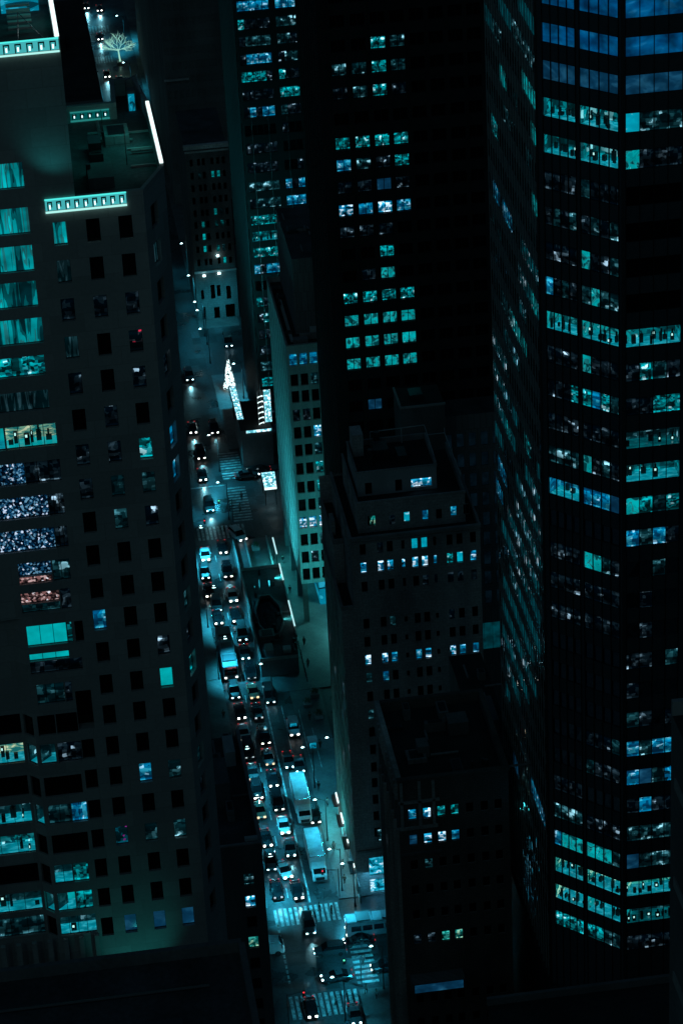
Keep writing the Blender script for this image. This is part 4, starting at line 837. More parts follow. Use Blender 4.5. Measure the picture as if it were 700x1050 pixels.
mb.poly([(42.9,GY+.2,61.9),(GR,GY+.2,61.9),(GR,384.5,61.9),(42.9,384.5,61.9)], MT['roof_black'])
mb.box(42.7, GR+.1, GY-.3, GY+.25, 62.4, 62.8, MT['parapet']); mb.box(42.7, 43.1, GY+.26, 384.5, 62.4, 62.8, MT['parapet']); mb.box(GR-.2, GR+.1, GY+.26, 384.5, 61.9, 62.8, MT['parapet'])
mb.box(GR-.02, GR, GY+.01, 384.5, 0, 62.3, MT['limestone'], 'X'); mb.box(GX+.01, GR-.03, 400.9, 384.5, 0, 62.3, MT['limestone'], 'Y')
mb.box(GX+.3, GR, GY-.25, GY-.003, 8.2, 8.6, MT['parapet']); mb.box(42.7, GR, GY-.22, GY-.003, 61.8, 62.05, MT['parapet'])
finish(G, [f0, f1, fleft, fl1], mb, MT['frame'], limit=100)
# upper steps
s1 = Facade((44.4, 366.6), (GR-1.6, 366.6), 61.9, 66.7, MT['limestone'], 0.25)
for u, v, st in ((382,534,'green_lit'),(402,533,'ghost'),(417,530,'teal2'),(436,528,'blue'),(465,524,'blue'),(380,534,'dark'),(450,527,'dark'),(478,522,'dark')):
    a, z = s1.px(u, v); s1.hole(a-.42, a+.42, max(z-.8, 62.5), z+.8, st)
s1l = Facade((44.4, 382), (44.4, 366.6), 61.9, 66.7, MT['limestone'], .25)
s1l.grid([3 + 3.4*k for k in range(4)], .9, [64.2], 1.6)
s2 = Facade((45.0, 370.4), (56.6, 370.4), 65.8, 69.6, MT['limestone_pale'], 0.3)
a, z = s2.px(432, 495); s2.hole(a-1.5, a+1.5, z-.65, z+.75, 'bluewhite', n=3)
for u in (378, 409):
    a, z = s2.px(u, 505); s2.hole(a-.5, a+.5, 66.0, 67.9, 'dark')
s2l = Facade((45.0, 380), (45.0, 370.4), 65.8, 69.6, MT['limestone_pale'], .3)
mb = MB()
mb.poly([(44.4,366.6,65.8),(60,366.6,65.8),(60,382,65.8),(44.4,382,65.8)], MT['roof_black'])
mb.box(44.3, 60.1, 366.5, 366.8, 66.7, 67.0, MT['limestone']); mb.box(44.3, 44.6, 366.81, 382, 66.7, 67.0, MT['parapet']); mb.box(59.8, 60.1, 366.81, 382, 65.8, 67.0, MT['parapet'])
mb.poly([(60,366.6,61.9),(60,382,61.9),(60,382,66.7),(60,366.6,66.7)], MT['limestone'])
mb.poly([(45,370.4,69.1),(56.6,370.4,69.1),(56.6,380,69.1),(45,380,69.1)], MT['roof_black'])
mb.box(44.9, 56.7, 370.3, 370.55, 69.6, 69.8, MT['limestone']); mb.box(44.9, 45.15, 370.56, 380, 69.6, 70.0, MT['parapet']); mb.box(56.4, 56.7, 370.56, 380, 69.1, 70.0, MT['parapet']); mb.box(45.2, 56.3, 379.7, 380, 69.1, 70.0, MT['parapet'])
mb.poly([(56.6,370.4,65.8),(56.6,380,65.8),(56.6,380,69.6),(56.6,370.4,69.6)], MT['limestone_pale'])
finish(G, [s1, s1l, s2, s2l], mb, MT['frame'], names=('upper_storey', 'window'))
def part_box(parent, name, args, mat, bars=()):
    h = MB()
    if args: h.box(*args, mat)
    for b_ in bars: h.bar(*b_, mat)
    o = h.build(name, parent); return o
part_box(G, 'lift_house', (45.4, 47.0, 376.5, 379.5, 69.1, 72.6), MT['limestone'])
part_box(G, 'roof_unit', (48.2, 50.4, 374.5, 377.5, 69.1, 70.8), MT['steel']); part_box(G, 'roof_unit', (51.5, 52.8, 373, 376, 69.1, 70.3), MT['steel'])
for x, y in ((49.2, 378.8), (47.6, 373.6)): part_box(G, 'vent_pipe', None, MT['steel'], [((x,y,69.1),(x,y,71.6),.5)])
part_box(G, 'roof_railing', None, MT['limestone_pale'], [((48.4,379.3,71.4),(56.4,379.3,71.6),.08),((56.4,379.3,71.6),(56.4,371,70.9),.07),((48.4,379.3,69.1),(48.4,379.3,71.4),.07),((53,379.3,71.5),(53,379.3,69.1),.07),((56.4,375,69.1),(56.4,375,71.2),.07)])
part_box(G, 'roof_railing', None, MT['limestone_pale'], [((59.7,368,68.8),(59.7,381.5,68.8),.07),((56.9,381.5,68.8),(59.7,381.5,68.8),.07)] + [((59.7,y,69.6),(59.7,y,68.8),.06) for y in (368,375,381.5)])
for k, (y, z) in enumerate(((384.3, 5.4), (378.6, 5.2), (372.5, 5.0), (366.0, 4.6))):
    h = MB(); h.box(GX-.9, GX-.003, y-1.6, y+1.6, 4.1, 4.3, MT['steel']); h.box(GX-.75, GX-.1, y-1.3, y+1.3, 4.02, 4.09, MT['lampglow']); h.build('entrance_canopy', G)
    h = MB(); h.box(GX-.22, GX-.003, y-(1.3 if k < 2 else .5), y+(1.3 if k < 2 else .5), 4.5, 4.85 if k < 2 else 4.6, MT['white']); h.build('wall_lamp', G)
rel(G)
RB = thing('service_block', 'plain dark service block rising behind the roof of the stepped stone building', 'building', (58, 398, 0))
h = MB(); h.prism([(55.2,395),(62,395),(62,402),(55.2,402)], 0, 66.5, MT['concrete_dark'], MT['roof_black']); h.build('wall', RB)
h = MB(); h.box(55.1, 62.1, 394.9, 395.2, 66.5, 66.8, MT['concrete']); h.box(55.1,55.4,395.21,402,66.5,66.8,MT['concrete']); h.build('parapet', RB)
h = MB(); h.box(57, 59, 397, 399.5, 66.5, 67.6, MT['steel']); h.build('roof_unit', RB)
rel(RB)

# ================================================================ H: dark lower building in front
H_ = thing('dark_parapet_building', 'nearly black building with a parapet roof and two rows of lit windows at bottom centre', 'building', (45, 300, 0))
HY = 292.0
fh = Facade((38.6, HY), (52.0, HY), 0, 69.6, MT['brick'], 0.3)
zr = [64.6, 60.85, 57.1, 53.35, 49.6, 45.85, 36.5, 32.8, 29.1, 25.4]
fh.grid([1.55, 3.35, 5.1, 6.75, 8.6, 10.4, 12.1], .95, zr, 1.55)
for u, v, st in ((423,835,'blue'),(437.6,832,'bluewhite'),(451.7,831,'tealmess'),(466,829,'tealmess'),(422,862,'dimblue'),(440.5,860.5,'bluewhite'),(454.6,858,'bluewhite'),(468.6,856,'blue'),(426.3,965,'green_lit'),(444.7,962,'tealmess'),(458,959.6,'green_lit'),(472,958,'green_lit'),(443,881,'dimteal'),(429,981,'ghost'),(444,977,'ghost')):
    fh.near(u, v, st)
for h in fh.holes:
    if h['style'] != 'dark': h.update(rail=.5, n=1)
fhl = Facade((38.6, 309.5), (38.6, HY), 0, 69.6, MT['brick'], 0.3); fhl.grid([2 + 2.6*k for k in range(6)], 1.0, zr, 1.6)
for h in fhl.holes: h['style'] = rr.choice(['dark', 'ghost', 'dark', 'ghost'])
mb = MB()
mb.poly([(38.6,HY,68.6),(52,HY,68.6),(52,309.5,68.6),(38.6,309.5,68.6)], MT['roof_black'])
mb.box(38.4, 52.1, HY-.35, HY+.3, 69.6, 70.0, MT['brick']); mb.box(38.4, 39.0, HY+.31, 309.8, 68.6, 70.0, MT['limestone']); mb.box(51.5, 52.1, HY+.31, 309.8, 68.6, 70.0, MT['brick']); mb.box(39.01, 51.49, 309.2, 309.8, 68.6, 70.0, MT['brick'])
mb.box(51.98, 52, HY+.01, 309.5, 0, 69.5, MT['brick'], 'X')
for k in range(14): mb.box(38.15, 38.55, HY + .2 + k*1.25, HY + .75 + k*1.25, 66.9, 68.9, MT['limestone'])
for k, x in enumerate((38.7, 40.9, 42.6)): mb.box(x, x+.35, HY-.3, HY-.005, 62.9, 69.5, MT['limestone'])
mb.box(38.5, 43.2, HY-.32, HY-.006, 62.6, 62.95, MT['limestone']); mb.box(38.5, 43.5, HY-.3, HY-.005, 58.8, 59.1, MT['concrete_dark']); mb.box(38.5, 43.5, HY-.3, HY-.005, 66.4, 66.7, MT['limestone'])
for k in range(8): mb.box(38.2, 38.59, HY+1+k*2, HY+1.35+k*2, 0, 62, MT['limestone'])
mb.box(42, 43.4, 298, 300, 68.6, 70.2, MT['concrete_dark']); mb.box(46.5, 49, 302, 304.5, 68.6, 70.4, MT['concrete_dark'])
finish(H_, [fh, fhl], mb, MT['frame_pale'])
h = MB(); h.box(38.9, 45.6, HY-2.2, HY-.01, 39.2, 40.6, MT['concrete_dark']); h.poly([(39.2,HY-2.21,39.3),(45.3,HY-2.21,39.3),(45.3,HY-2.21,40.5),(39.2,HY-2.21,40.5)], MT['dimblue'], [(0,0),(6,0),(6,1.2),(0,1.2)]); h.poly([(39,HY-2.1,40.61),(45.5,HY-2.1,40.61),(45.5,HY-.1,40.61),(39,HY-.1,40.61)], MT['greypanel']); h.build('terrace', H_)
clutter(H_, 40, 50.5, 293.5, 308, 68.6, 14, 5)
rel(H_)
H2Z = 57.6
H2 = thing('narrow_dark_building', 'narrow dark building filling the gap between the parapet building and the glass tower', 'building', (53, 320, 0))
mb = MB(); f = Facade((52.4, 312.0), (56.8, 312.0), 0, H2Z, MT['brick'], .3); f.grid([1.2, 3.0], .9, [6+3.7*k for k in range(13)], 1.5)
for h in f.holes: h['style'] = rr.choice(['dark','dark','ghost'])
mb.prism([(52.4,312.2),(56.8,312.2),(56.8,338),(52.4,338)], 0, H2Z-.1, MT['brick'], MT['roof_black']); mb.box(53.2, 55.6, 318, 324, H2Z-.1, H2Z+2, MT['concrete_dark'])
mb.box(52.3, 56.9, 311.9, 312.2, H2Z, H2Z+.3, MT['concrete_dark'])
finish(H2, [f], mb); clutter(H2, 53, 56.4, 314, 336, H2Z-.1, 7, 6); rel(H2)
# ================================================================ I: glass tower on the right
I_ = thing('glass_tower', 'tall black glass tower with chamfered corner and cyan office bands at the right', 'building', (62, 285, 0))
a0, b0, c0, d0 = (55.0, 312.0), (55.0, 282.3), (62.3, 275.0), (82.6, 275.0)
zb = [169 - 4.04*k if k <= 16 else 104.36 - 3.92*(k-16) for k in range(-3, 30)]      # floor lines of the glass bands
ch = Facade(b0, c0, 44, 190, MT['spandrel'], 0.12); rf = Facade(c0, d0, 44, 190, MT['spandrel'], 0.12); lf = Facade(a0, b0, 44, 190, MT['towerglass'], 0.1)
GH = 2.15
idx = lambda k: k + 3
def base(k, **o): return o
CH = {}; RF = {}
for k, z in zip(range(-3, 30), zb):
    CH[k] = []
    for (x0, x1) in ((.75, 4.75), (5.25, 9.9)):
        CH[k].append(ch.hole(x0, x1, z, z + GH, 'towerglass', n=4, t=.07, warp=.035, depth=.12))
    RF[k] = rf.hole(.35, 6.25, z, z + GH, 'towerglass', n=4, t=.07, warp=.035, depth=.12)
def rm(h, back='roomwall', floor='floorlit', **kw): h.update(style='room', back=back, floor=floor, room=2.2, warp=0, **kw)
for k in (-2, -1, 0, 1): 
    for h in CH[k] + [RF[k]]: h.update(style='towerblue', warp=0)
MT['towerblue'] = lit('blue_blinds_window', [(0, (0.0, 0.012, 0.035)), (0.4, (0.0, 0.06, 0.16)), (0.6, (0.0, 0.11, 0.25)), (0.8, (0.02, 0.2, 0.36))], .45, .7, .62, 1.0, 5.0, const=False, vary=.5)
for h in CH[2] + [RF[2]]: h.update(style='dimblue', warp=0)
rm(CH[3][0], busy=1.0, lamps=.5); rm(CH[3][1], busy=1.0, lamps=.6); RF[3].update(style='dimteal', styles={0: 'teal2', 1: 'dimteal'})
rm(CH[4][0], busy=.9, lamps=.3); rm(CH[4][1], busy=.9, lamps=.3); RF[4].update(style='ghost', styles={0: 'tealwin', 1: 'ghost'})
CH[5][0].update(style='towerglass'); CH[5][1].update(styles={1: 'blue', 0: 'dimblue', 2: 'dimteal'})
for k, sel in ((6, {3: 'dimteal'}), (7, {0: 'tealwin', 3: 'dimteal'}), (8, {0: 'tealmess', 2: 'tealmess', 3: 'ghost'}), (5, {0: 'dimteal'})): CH[k][k % 2]['styles'] = sel
for k in (5, 6, 7, 8): RF[k].update(style='dark', warp=0)
for k in (5, 6, 7, 8, 16, 17, 18):  # faint glowing patterns painted in for the squiggles mirrored on these panes
    for h in CH[k]:
        if h['style'] == 'towerglass': h['style'] = 'ghost'
        h.setdefault('styles', {}).update({q: s for q, s in {0: 'ghost', 1: 'dimteal', 2: 'ghost', 3: 'dimteal'}.items() if q not in h.get('styles', {}) and k < 9 and (q + k) % 2})
rm(CH[9][0], back='tealwin', busy=.9, lamps=.3); rm(CH[9][1], back='tealwin', busy=.8, lamps=.2); rm(RF[9], busy=.8, lamps=.7)
CH[8][0].update(style='dimteal', styles={0: 'blue', 2: 'dimblue'}); CH[8][1].update(style='dimteal', styles={1: 'tealwin'})
RF[10].update(style='dimteal', styles={1: 'tealwin', 3: 'tealmess'}); CH[10][0]['style'] = 'ghost'; CH[10][1].update(style='dimteal', styles={0: 'tealwin'})
RF[11].update(style='ghost', styles={3: 'tealmess', 2: 'tealmess'}); CH[11][1].update(style='tealmess', styles={0: 'tealwin', 1: 'blue', 2: 'blue'}); CH[11][0].update(style='ghost', styles={3: 'tealmess'})
RF[12].update(style='dimteal', styles={2: 'tealmess'}); rm(RF[12], back='dimteal', floor='floordim', lamps=.4)
rm(RF[13], back='roomwall', lamps=.8, busy=.9); rm(CH[13][0], back='dimteal'); CH[13][1].update(style='ghost', styles={0: 'tealwin', 2: 'dimteal'})
CH[12][1].update(style='ghost'); CH[12][0].update(style='ghost', styles={0: 'tealmess'})
CH[14][0].update(style='blue'); CH[14][1].update(style='blue', styles={3: 'dimblue'}); RF[14].update(style='tealwin', styles={2: 'dimteal'})
RF[15].update(style='blue', styles={1: 'dimteal', 0: 'blue'}); RF[16].update(style='dimteal', styles={2: 'blue', 3: 'blue'}); RF[17].update(style='ghost', styles={1: 'tealmess', 2: 'blue'})
rm(CH[14][0], back='blue'); 
CH[16][0].update(style='ghost'); CH[16][1].update(style='ghost', styles={0: 'tealwin', 1: 'tealwin', 2: 'dimteal'})
RF[18].update(style='ghost'); RF[19].update(style='dimblue', styles={0: 'bluewhite', 3: 'dimteal'}); RF[20].update(style='ghost'); RF[21].update(style='dimteal', styles={0: 'bluewhite', 1: 'ghost'}); RF[22].update(style='ghost')
for k in (15, 17, 18, 19, 20, 21): 
    for h in CH[k]: h.update(style='ghost' if k in (17, 18) else 'towerglass')
RF[22].update(style='blue', styles={1: 'dimblue'}); CH[22][1].update(style='ghost', styles={3: 'dimteal'})
RF[23].update(style='blue', styles={3: 'bluewhite'}); CH[23][1].update(style='ghost', styles={0: 'dimteal'})
RF[24].update(style='blue', styles={0: 'dimblue', 2: 'dimblue'}); CH[24][0].update(style='ghost')
CH[25][0].update(style='dimteal'); CH[25][1].update(style='ghost'); RF[25].update(style='dimteal')
CH[26][0].update(style='tealwin', styles={0: 'blue'}); CH[26][1].update(style='tealwin', styles={3: 'dimteal'}); RF[26].update(style='dimblue')
rm(CH[27][0], back='green_lit', lamps=.3); rm(CH[27][1], back='green_lit', busy=.8); rm(RF[27], back='green_lit', lamps=.5)
rm(CH[28][0], back='green_lit', lamps=.1, busy=.9); rm(CH[28][1], back='tealwin', busy=.8); rm(RF[28], back='dimteal', floor='floordim', busy=1.0)
CH[29][0].update(style='tealmess'); CH[29][1].update(style='tealmess', styles={3: 'dimteal'}); RF[29].update(style='ghost')
RF[15].update(style='ghost', styles={0: 'blue', 1: 'dimteal', 2: 'blue'}); RF[16].update(style='towerglass', styles={2: 'dimteal'}, warp=.04)
RF[17].update(style='towerglass', styles={1: 'ghost'}, warp=.04); RF[18].update(style='towerglass', styles={1: 'ghost'}, warp=.04); RF[19].update(style='ghost', styles={2: 'towerglass', 3: 'dimteal'}); RF[20].update(style='towerglass', styles={0: 'ghost'}, warp=.04)
RF[21].update(style='ghost', styles={0: 'dimteal', 2: 'towerglass'}); RF[24].update(style='ghost', styles={1: 'blue'}); RF[26].update(style='dimteal', styles={0: 'dimblue'}); RF[22].update(style='blue', styles={1: 'dimteal', 2: 'blue'}); RF[23].update(style='blue', styles={1: 'dimblue', 3: 'bluewhite', 2: 'dimteal'})
RF[14].update(style='tealmess', styles={0: 'tealwin', 2: 'dimteal', 3: 'tealmess'}); RF[10].update(style='ghost', styles={1: 'tealmess', 2: 'dimteal'}); CH[12][0].update(style='ghost', styles={}); CH[10][1].update(style='ghost', styles={0: 'tealwin'})
CH[11][1].update(style='dimteal', styles={0: 'tealmess', 1: 'blue', 2: 'tealmess'}); CH[13][0].update(style='dimteal'); CH[29][1].update(style='dimteal', styles={0: 'tealmess', 1: 'tealmess'}); CH[8][0].update(style='ghost', styles={0: 'blue', 2: 'dimteal'})
for k, z in zip(range(-3, 30), zb):
    for x0 in (6.95, 13.55):
        rf.hole(x0, x0 + 5.9, z, z + GH, ('towerblue' if k < 2 else rr.choice(['towerglass', 'ghost', 'dimteal', 'tealmess', 'ghost'])), n=4, t=.07, depth=.12)
LF = {}
for k, z in zip(range(-3, 30), zb):
    LF[k] = lf.hole(.3, 29.3, z, z + GH, 'towerglass', n=20, t=.06, warp=.03, depth=.1)
def lpane(u, v, st, cnt=1):
    s, z = lf.px(u, v); k = min(LF, key=lambda q: abs(LF[q]['r'][2] + GH/2 - z)); h = LF[k]
    p = int((s - .3) / 29.0 * 20)
    for q in range(p, p + cnt): h.setdefault('styles', {})[max(0, min(19, q))] = st
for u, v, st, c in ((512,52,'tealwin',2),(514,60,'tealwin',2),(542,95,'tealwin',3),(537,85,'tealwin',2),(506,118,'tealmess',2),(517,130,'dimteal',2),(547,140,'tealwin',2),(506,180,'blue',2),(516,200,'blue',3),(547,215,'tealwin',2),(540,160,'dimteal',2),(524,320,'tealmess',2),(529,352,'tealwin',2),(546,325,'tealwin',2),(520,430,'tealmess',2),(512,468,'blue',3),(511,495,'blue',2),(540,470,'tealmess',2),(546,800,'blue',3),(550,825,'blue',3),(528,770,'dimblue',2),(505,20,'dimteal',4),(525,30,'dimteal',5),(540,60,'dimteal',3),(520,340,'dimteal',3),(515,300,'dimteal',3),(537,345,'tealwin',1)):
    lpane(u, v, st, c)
MT['mullionpale'] = plain('pale_sheen_mullion', (.42,.44,.45), .45, .3)  # left face only: its sheen is put into a paler mullion colour
MT['glint'] = lit('painted_glint', [(0, (0.0, 0.012, 0.014)), (0.5, (0.0, 0.035, 0.04)), (0.72, (0.0, 0.09, 0.1)), (0.90, (0.25, 0.7, 0.8)), (0.96, (0.7, 1.0, 1.0))], 2.6, 1.4, 0.9, voronoi=True, vary=.4)  # reflected rows of bright dots, painted as glowing cells
MT['sheen'] = lit('painted_sheen', [(0, (0.0, 0.006, 0.007)), (0.4, (0.0, 0.035, 0.04)), (0.62, (0.0, 0.075, 0.085))], 1.4, .25, 1.0, .6, 1.0, const=False, vary=.5)  # teal reflection on the left face, painted as a faint glow
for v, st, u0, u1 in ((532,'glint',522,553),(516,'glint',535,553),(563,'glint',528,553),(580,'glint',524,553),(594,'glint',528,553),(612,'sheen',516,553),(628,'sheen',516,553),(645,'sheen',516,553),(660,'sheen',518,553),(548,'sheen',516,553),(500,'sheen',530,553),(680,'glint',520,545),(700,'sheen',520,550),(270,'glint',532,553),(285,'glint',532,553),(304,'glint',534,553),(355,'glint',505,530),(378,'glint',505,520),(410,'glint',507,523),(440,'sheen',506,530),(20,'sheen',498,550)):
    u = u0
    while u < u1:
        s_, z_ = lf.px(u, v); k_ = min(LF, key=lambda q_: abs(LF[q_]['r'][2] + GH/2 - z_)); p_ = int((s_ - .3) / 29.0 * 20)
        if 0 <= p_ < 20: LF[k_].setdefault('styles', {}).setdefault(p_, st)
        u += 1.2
mb = MB()
mb.poly([(a0[0],a0[1],44),(a0[0],a0[1],190),(82.6,312,190),(82.6,312,44)], MT['spandrel']); mb.poly([(82.6,275,44),(82.6,312,44),(82.6,312,190),(82.6,275,190)], MT['spandrel'])
mb.poly([(a0[0],a0[1],190),b0+(190,),c0+(190,),(82.6,275,190),(82.6,312,190)], MT['roof_black'])
finish(I_, [ch, rf, lf], mb, MT['mullion'], limit=100, names=('curtain_wall', 'window_band'))
# vertical mullions standing proud of the bands, and the metal edge lines
h = MB()
for f, xs in ((ch, [.75 + k for k in range(0, 5)] + [5.25 + 1.1625*k for k in range(5)]), (rf, [.35 + 1.475*k for k in range(14)]), (lf, [.3 + 1.45*k for k in range(21)])):
    for x in xs:
        q = [f.P(x-.03, 44, -.005), f.P(x+.03, 44, -.005), f.P(x+.03, 44, -.09), f.P(x-.03, 44, -.09)]
        t = [(p[0], p[1], 189.9) for p in q]
        for k in range(4): h.poly([q[k], q[(k+1) % 4], t[(k+1) % 4], t[k]], MT['mullionpale'] if f is lf else MT['mullion'])
h.build('mullion_grid', I_)
h = MB(); h.box(c0[0]-.09, c0[0]+.09, c0[1]-.18, c0[1]-.02, 44, 189.8, MT['steel']); h.box(b0[0]-.18, b0[0]-.02, b0[1]-.09, b0[1]+.09, 44, 189.8, MT['steel']); h.build('corner_trim', I_)
# dark stone podium
h = MB()
h.prism([(54.6,312),(54.6,281.8),(62.0,274.5),(82.6,274.5),(82.6,312)][::1], 0, 43.9, MT['blackmetal'], MT['roof_black'])
for k in range(4):
    for f in (ch,):
        x = 1 + 2.4*k; q = [f.P(x, 30, -.75), f.P(x+1.4, 30, -.75), f.P(x+1.4, 41.5, -.75), f.P(x, 41.5, -.75)]
        h.poly(q, MT['dark'])
h.box(62.6, 82.4, 274.1, 274.4, 40.5, 41.0, MT['concrete_dark']); h.box(62.6, 82.4, 274.1, 274.4, 30.5, 31.0, MT['concrete_dark'])
h.build('podium', I_); rel(I_)

# ================================================================ foreground buildings, unlit
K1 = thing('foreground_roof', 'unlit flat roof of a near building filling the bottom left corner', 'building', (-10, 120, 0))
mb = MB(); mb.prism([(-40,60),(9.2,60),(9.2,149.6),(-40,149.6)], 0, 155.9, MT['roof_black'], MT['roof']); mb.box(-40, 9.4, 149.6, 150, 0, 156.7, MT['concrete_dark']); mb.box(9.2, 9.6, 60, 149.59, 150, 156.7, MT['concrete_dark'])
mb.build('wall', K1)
for args, m in (((-6, -2, 138, 143, 155.9, 157.4), 'roof'), ((2.5, 5, 140, 142.5, 155.9, 157.0), 'steel')):
    mb = MB(); mb.box(*args, MT[m]); mb.build('roof_unit', K1)
mb = MB(); mb.bar((-8,146,156.4),(7,146,156.4),.12,MT['steel']); mb.build('roof_pipe', K1); rel(K1)
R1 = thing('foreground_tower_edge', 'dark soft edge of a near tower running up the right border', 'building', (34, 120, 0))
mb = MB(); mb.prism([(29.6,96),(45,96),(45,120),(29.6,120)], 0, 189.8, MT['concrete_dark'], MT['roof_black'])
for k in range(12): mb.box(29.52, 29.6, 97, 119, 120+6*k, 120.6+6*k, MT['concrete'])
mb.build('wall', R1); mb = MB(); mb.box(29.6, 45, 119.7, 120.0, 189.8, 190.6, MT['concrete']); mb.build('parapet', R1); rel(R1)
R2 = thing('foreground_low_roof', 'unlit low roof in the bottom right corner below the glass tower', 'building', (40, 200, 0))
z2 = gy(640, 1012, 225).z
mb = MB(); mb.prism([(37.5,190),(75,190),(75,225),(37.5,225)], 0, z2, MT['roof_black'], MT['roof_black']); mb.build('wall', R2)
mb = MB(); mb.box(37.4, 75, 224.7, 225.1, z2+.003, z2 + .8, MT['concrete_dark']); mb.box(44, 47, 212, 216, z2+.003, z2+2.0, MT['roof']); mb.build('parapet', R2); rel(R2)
# a lit neighbour added out of view for the tower glass to mirror
NB = thing('mirrored_neighbour', 'office building added out of view, its ribbon windows mirrored in the glass tower', 'building', (95, 110, 0))
f = Facade((130, 160), (78, 160), 0, 120, MT['concrete_dark'], .2)
for j in range(26):
    for i in range(8):
        f.hole(1.5 + 6.3*i, 6.8 + 6.3*i, 6 + 4.2*j, 8.4 + 4.2*j, rr.choice(['dark', 'dark', 'teal', 'tealmess', 'blue', 'bluewhite', 'ghost']), n=3)
mb = MB(); mb.prism([(78,100),(130,100),(130,159.9),(78,159.9)], 0, 119.9, MT['concrete_dark'], MT['roof'])
finish(NB, [f], mb, limit=20); rel(NB)

# ================================================================ square, pavilion, signs
MT['barlight'] = emit('light_bar', (.55, .95, 1.0), .95)
PV = thing('station_pavilion', 'low dark pavilion with an octagonal roof opening and bright light bars along its right edge', 'pavilion', (37, 445, 0))
h = MB()
ox, oy = 37.3, 443.5
outer = [(34.1,429.5),(40.6,429.5),(41.2,436),(41.2,461),(34.1,461)]
h.prism(outer, .14, 3.4, MT['concrete_dark'], MT['roof'])
octo = [(ox + 2.45*math.cos(math.radians(22.5+45*k)), oy + 7.6*math.sin(math.radians(22.5+45*k))) for k in range(8)]
octi = [(ox + 2.2*math.cos(math.radians(22.5+45*k)), oy + 7.1*math.sin(math.radians(22.5+45*k))) for k in range(8)]
for k in range(8):
    a, b, c, d = octo[k], octo[(k+1)%8], octi[(k+1)%8], octi[k]
    h.poly([(*a,3.41),(*b,3.41),(*b,4.1),(*a,4.1)], MT['concrete_dark']); h.poly([(*a,4.1),(*b,4.1),(*c,4.1),(*d,4.1)], MT['concrete_dark']); h.poly([(*c,3.41),(*d,3.41),(*d,4.1),(*c,4.1)], MT['concrete_dark'])
h.poly([(*p, 3.42) for p in octi], MT['dark'])
h.box(34.0, 34.3, 429.4, 461, 3.4, 3.9, MT['parapet']); h.box(34.31, 40.6, 429.3, 429.6, 3.4, 3.9, MT['parapet']); h.box(34.31, 41.2, 460.8, 461.1, 3.4, 3.9, MT['parapet']); h.box(41.05, 41.3, 436, 460.79, 3.4, 3.9, MT['parapet'])
h.box(35.2, 36.6, 431, 433.4, 3.41, 4.4, MT['concrete']); h.box(38.3, 39.6, 431, 432.4, 3.41, 4.2, MT['limestone_pale'])
h.build('roof_slab', PV)
for y0, y1 in ((463.9, 470), (454.4, 460.3), (438.2, 447)):
    h = MB(); h.box(41.02, 41.26, y0, y1, 4.3, 4.45, MT['barlight']); h.build('light_bar', PV)
    h = MB()
    for y in (y0 + .3, y1 - .3): h.bar((41.15, y, .14), (41.15, y, 4.3), .06, MT['steel'])
    h.build('light_bar_post', PV)
h = MB()
for x in (34.2, 36.4, 40.4): h.box(x, x+.25, 461.5, 477, .14, 1.1, MT['concrete'])
h.box(36.7, 40.2, 466.5, 466.7, .14, .5, MT['parapet']); h.build('stair_wall', PV)
clutter(PV, 34.8, 40.6, 430.5, 460, 3.41, 16, 21, .8); rel(PV)

MT['dimband'] = lit('teal_canopy_glow', [(0, (0.0, 0.03, 0.04)), (0.5, (0.0, 0.12, 0.15)), (0.65, (0.2, 0.6, 0.65))], 1.2, .7, 1.0, .5)
SB = thing('square_kiosk', 'low dark flat roofed hall in the square with a glittering white roof strip', 'hall', (41, 515, 0))
h = MB(); h.prism([(39.6,506.6),(45.6,506.6),(45.6,509.8),(43.9,509.8),(43.9,520),(39.6,520)], 0.14, 7.6, MT['concrete_dark'], MT['roof_black']); h.box(39.5,45.7,506.4,506.59,7.6,8.0,MT['concrete_dark']); h.build('wall', SB)
h = MB(); h.poly([(40.6,506.38,7.45),(45.5,506.38,7.45),(45.5,506.38,8.0),(40.6,506.38,8.0)], MT['ledwall'], [(0,0),(7,0),(7,.8),(0,.8)]); h.build('front_light_strip', SB)
h = MB(); h.poly([(39.5,512,7.75),(40.7,512,7.75),(40.7,526.5,7.75),(39.5,526.5,7.75)], MT['ledwall'], [(0,0),(2.4,0),(2.4,24),(0,24)]); h.box(39.5,40.7,512,526.5,7.62,7.74,MT['steel']); h.build('roof_light_strip', SB)
h = MB(); h.box(40.0,41.0,527.5,528.7,.14,4,MT['steel']); h.box(39.7,41.2,527.2,534,4,4.15,MT['steel']); h.poly([(39.8,527.4,4.16),(41.1,527.4,4.16),(41.1,533.8,4.16),(39.8,533.8,4.16)], MT['dimband'], [(0,0),(1,0),(1,5),(0,5)]); h.build('side_canopy', SB)
rel(SB)
LT = thing('light_trellis', 'ladder of glowing white arches beside a bright panel hanging on the dark tower facade', 'light display', (44.6, 509.5, 7))
for k in range(6):
    z = 7.6 + k * 1.15
    h = MB(); h.bar((43.5,509.3,z),(43.5,508.6,z+.5),.1,MT['white'],5); h.bar((43.5,508.6,z+.5),(44.35,508.6,z+.75),.1,MT['white'],5); h.bar((44.35,508.6,z+.75),(44.4,509.3,z+.2),.1,MT['white'],5); h.build('light_arch', LT)
h = MB(); h.box(44.6, 46.1, 509.55, 509.9, 7.65, 14.9, MT['steel']); h.box(43.4,43.55,509.35,509.5,7.65,14.9,MT['steel']); h.box(43.4,44.6,509.6,509.8,14.6,14.9,MT['steel']); h.build('sign_frame', LT)
h = MB(); h.poly([(44.7,509.53,7.8),(46.0,509.53,7.8),(46.0,509.53,14.8),(44.7,509.53,14.8)], MT['ledwall'], [(0,0),(2.5,0),(2.5,14),(0,14)]); h.build('light_panel', LT); rel(LT)
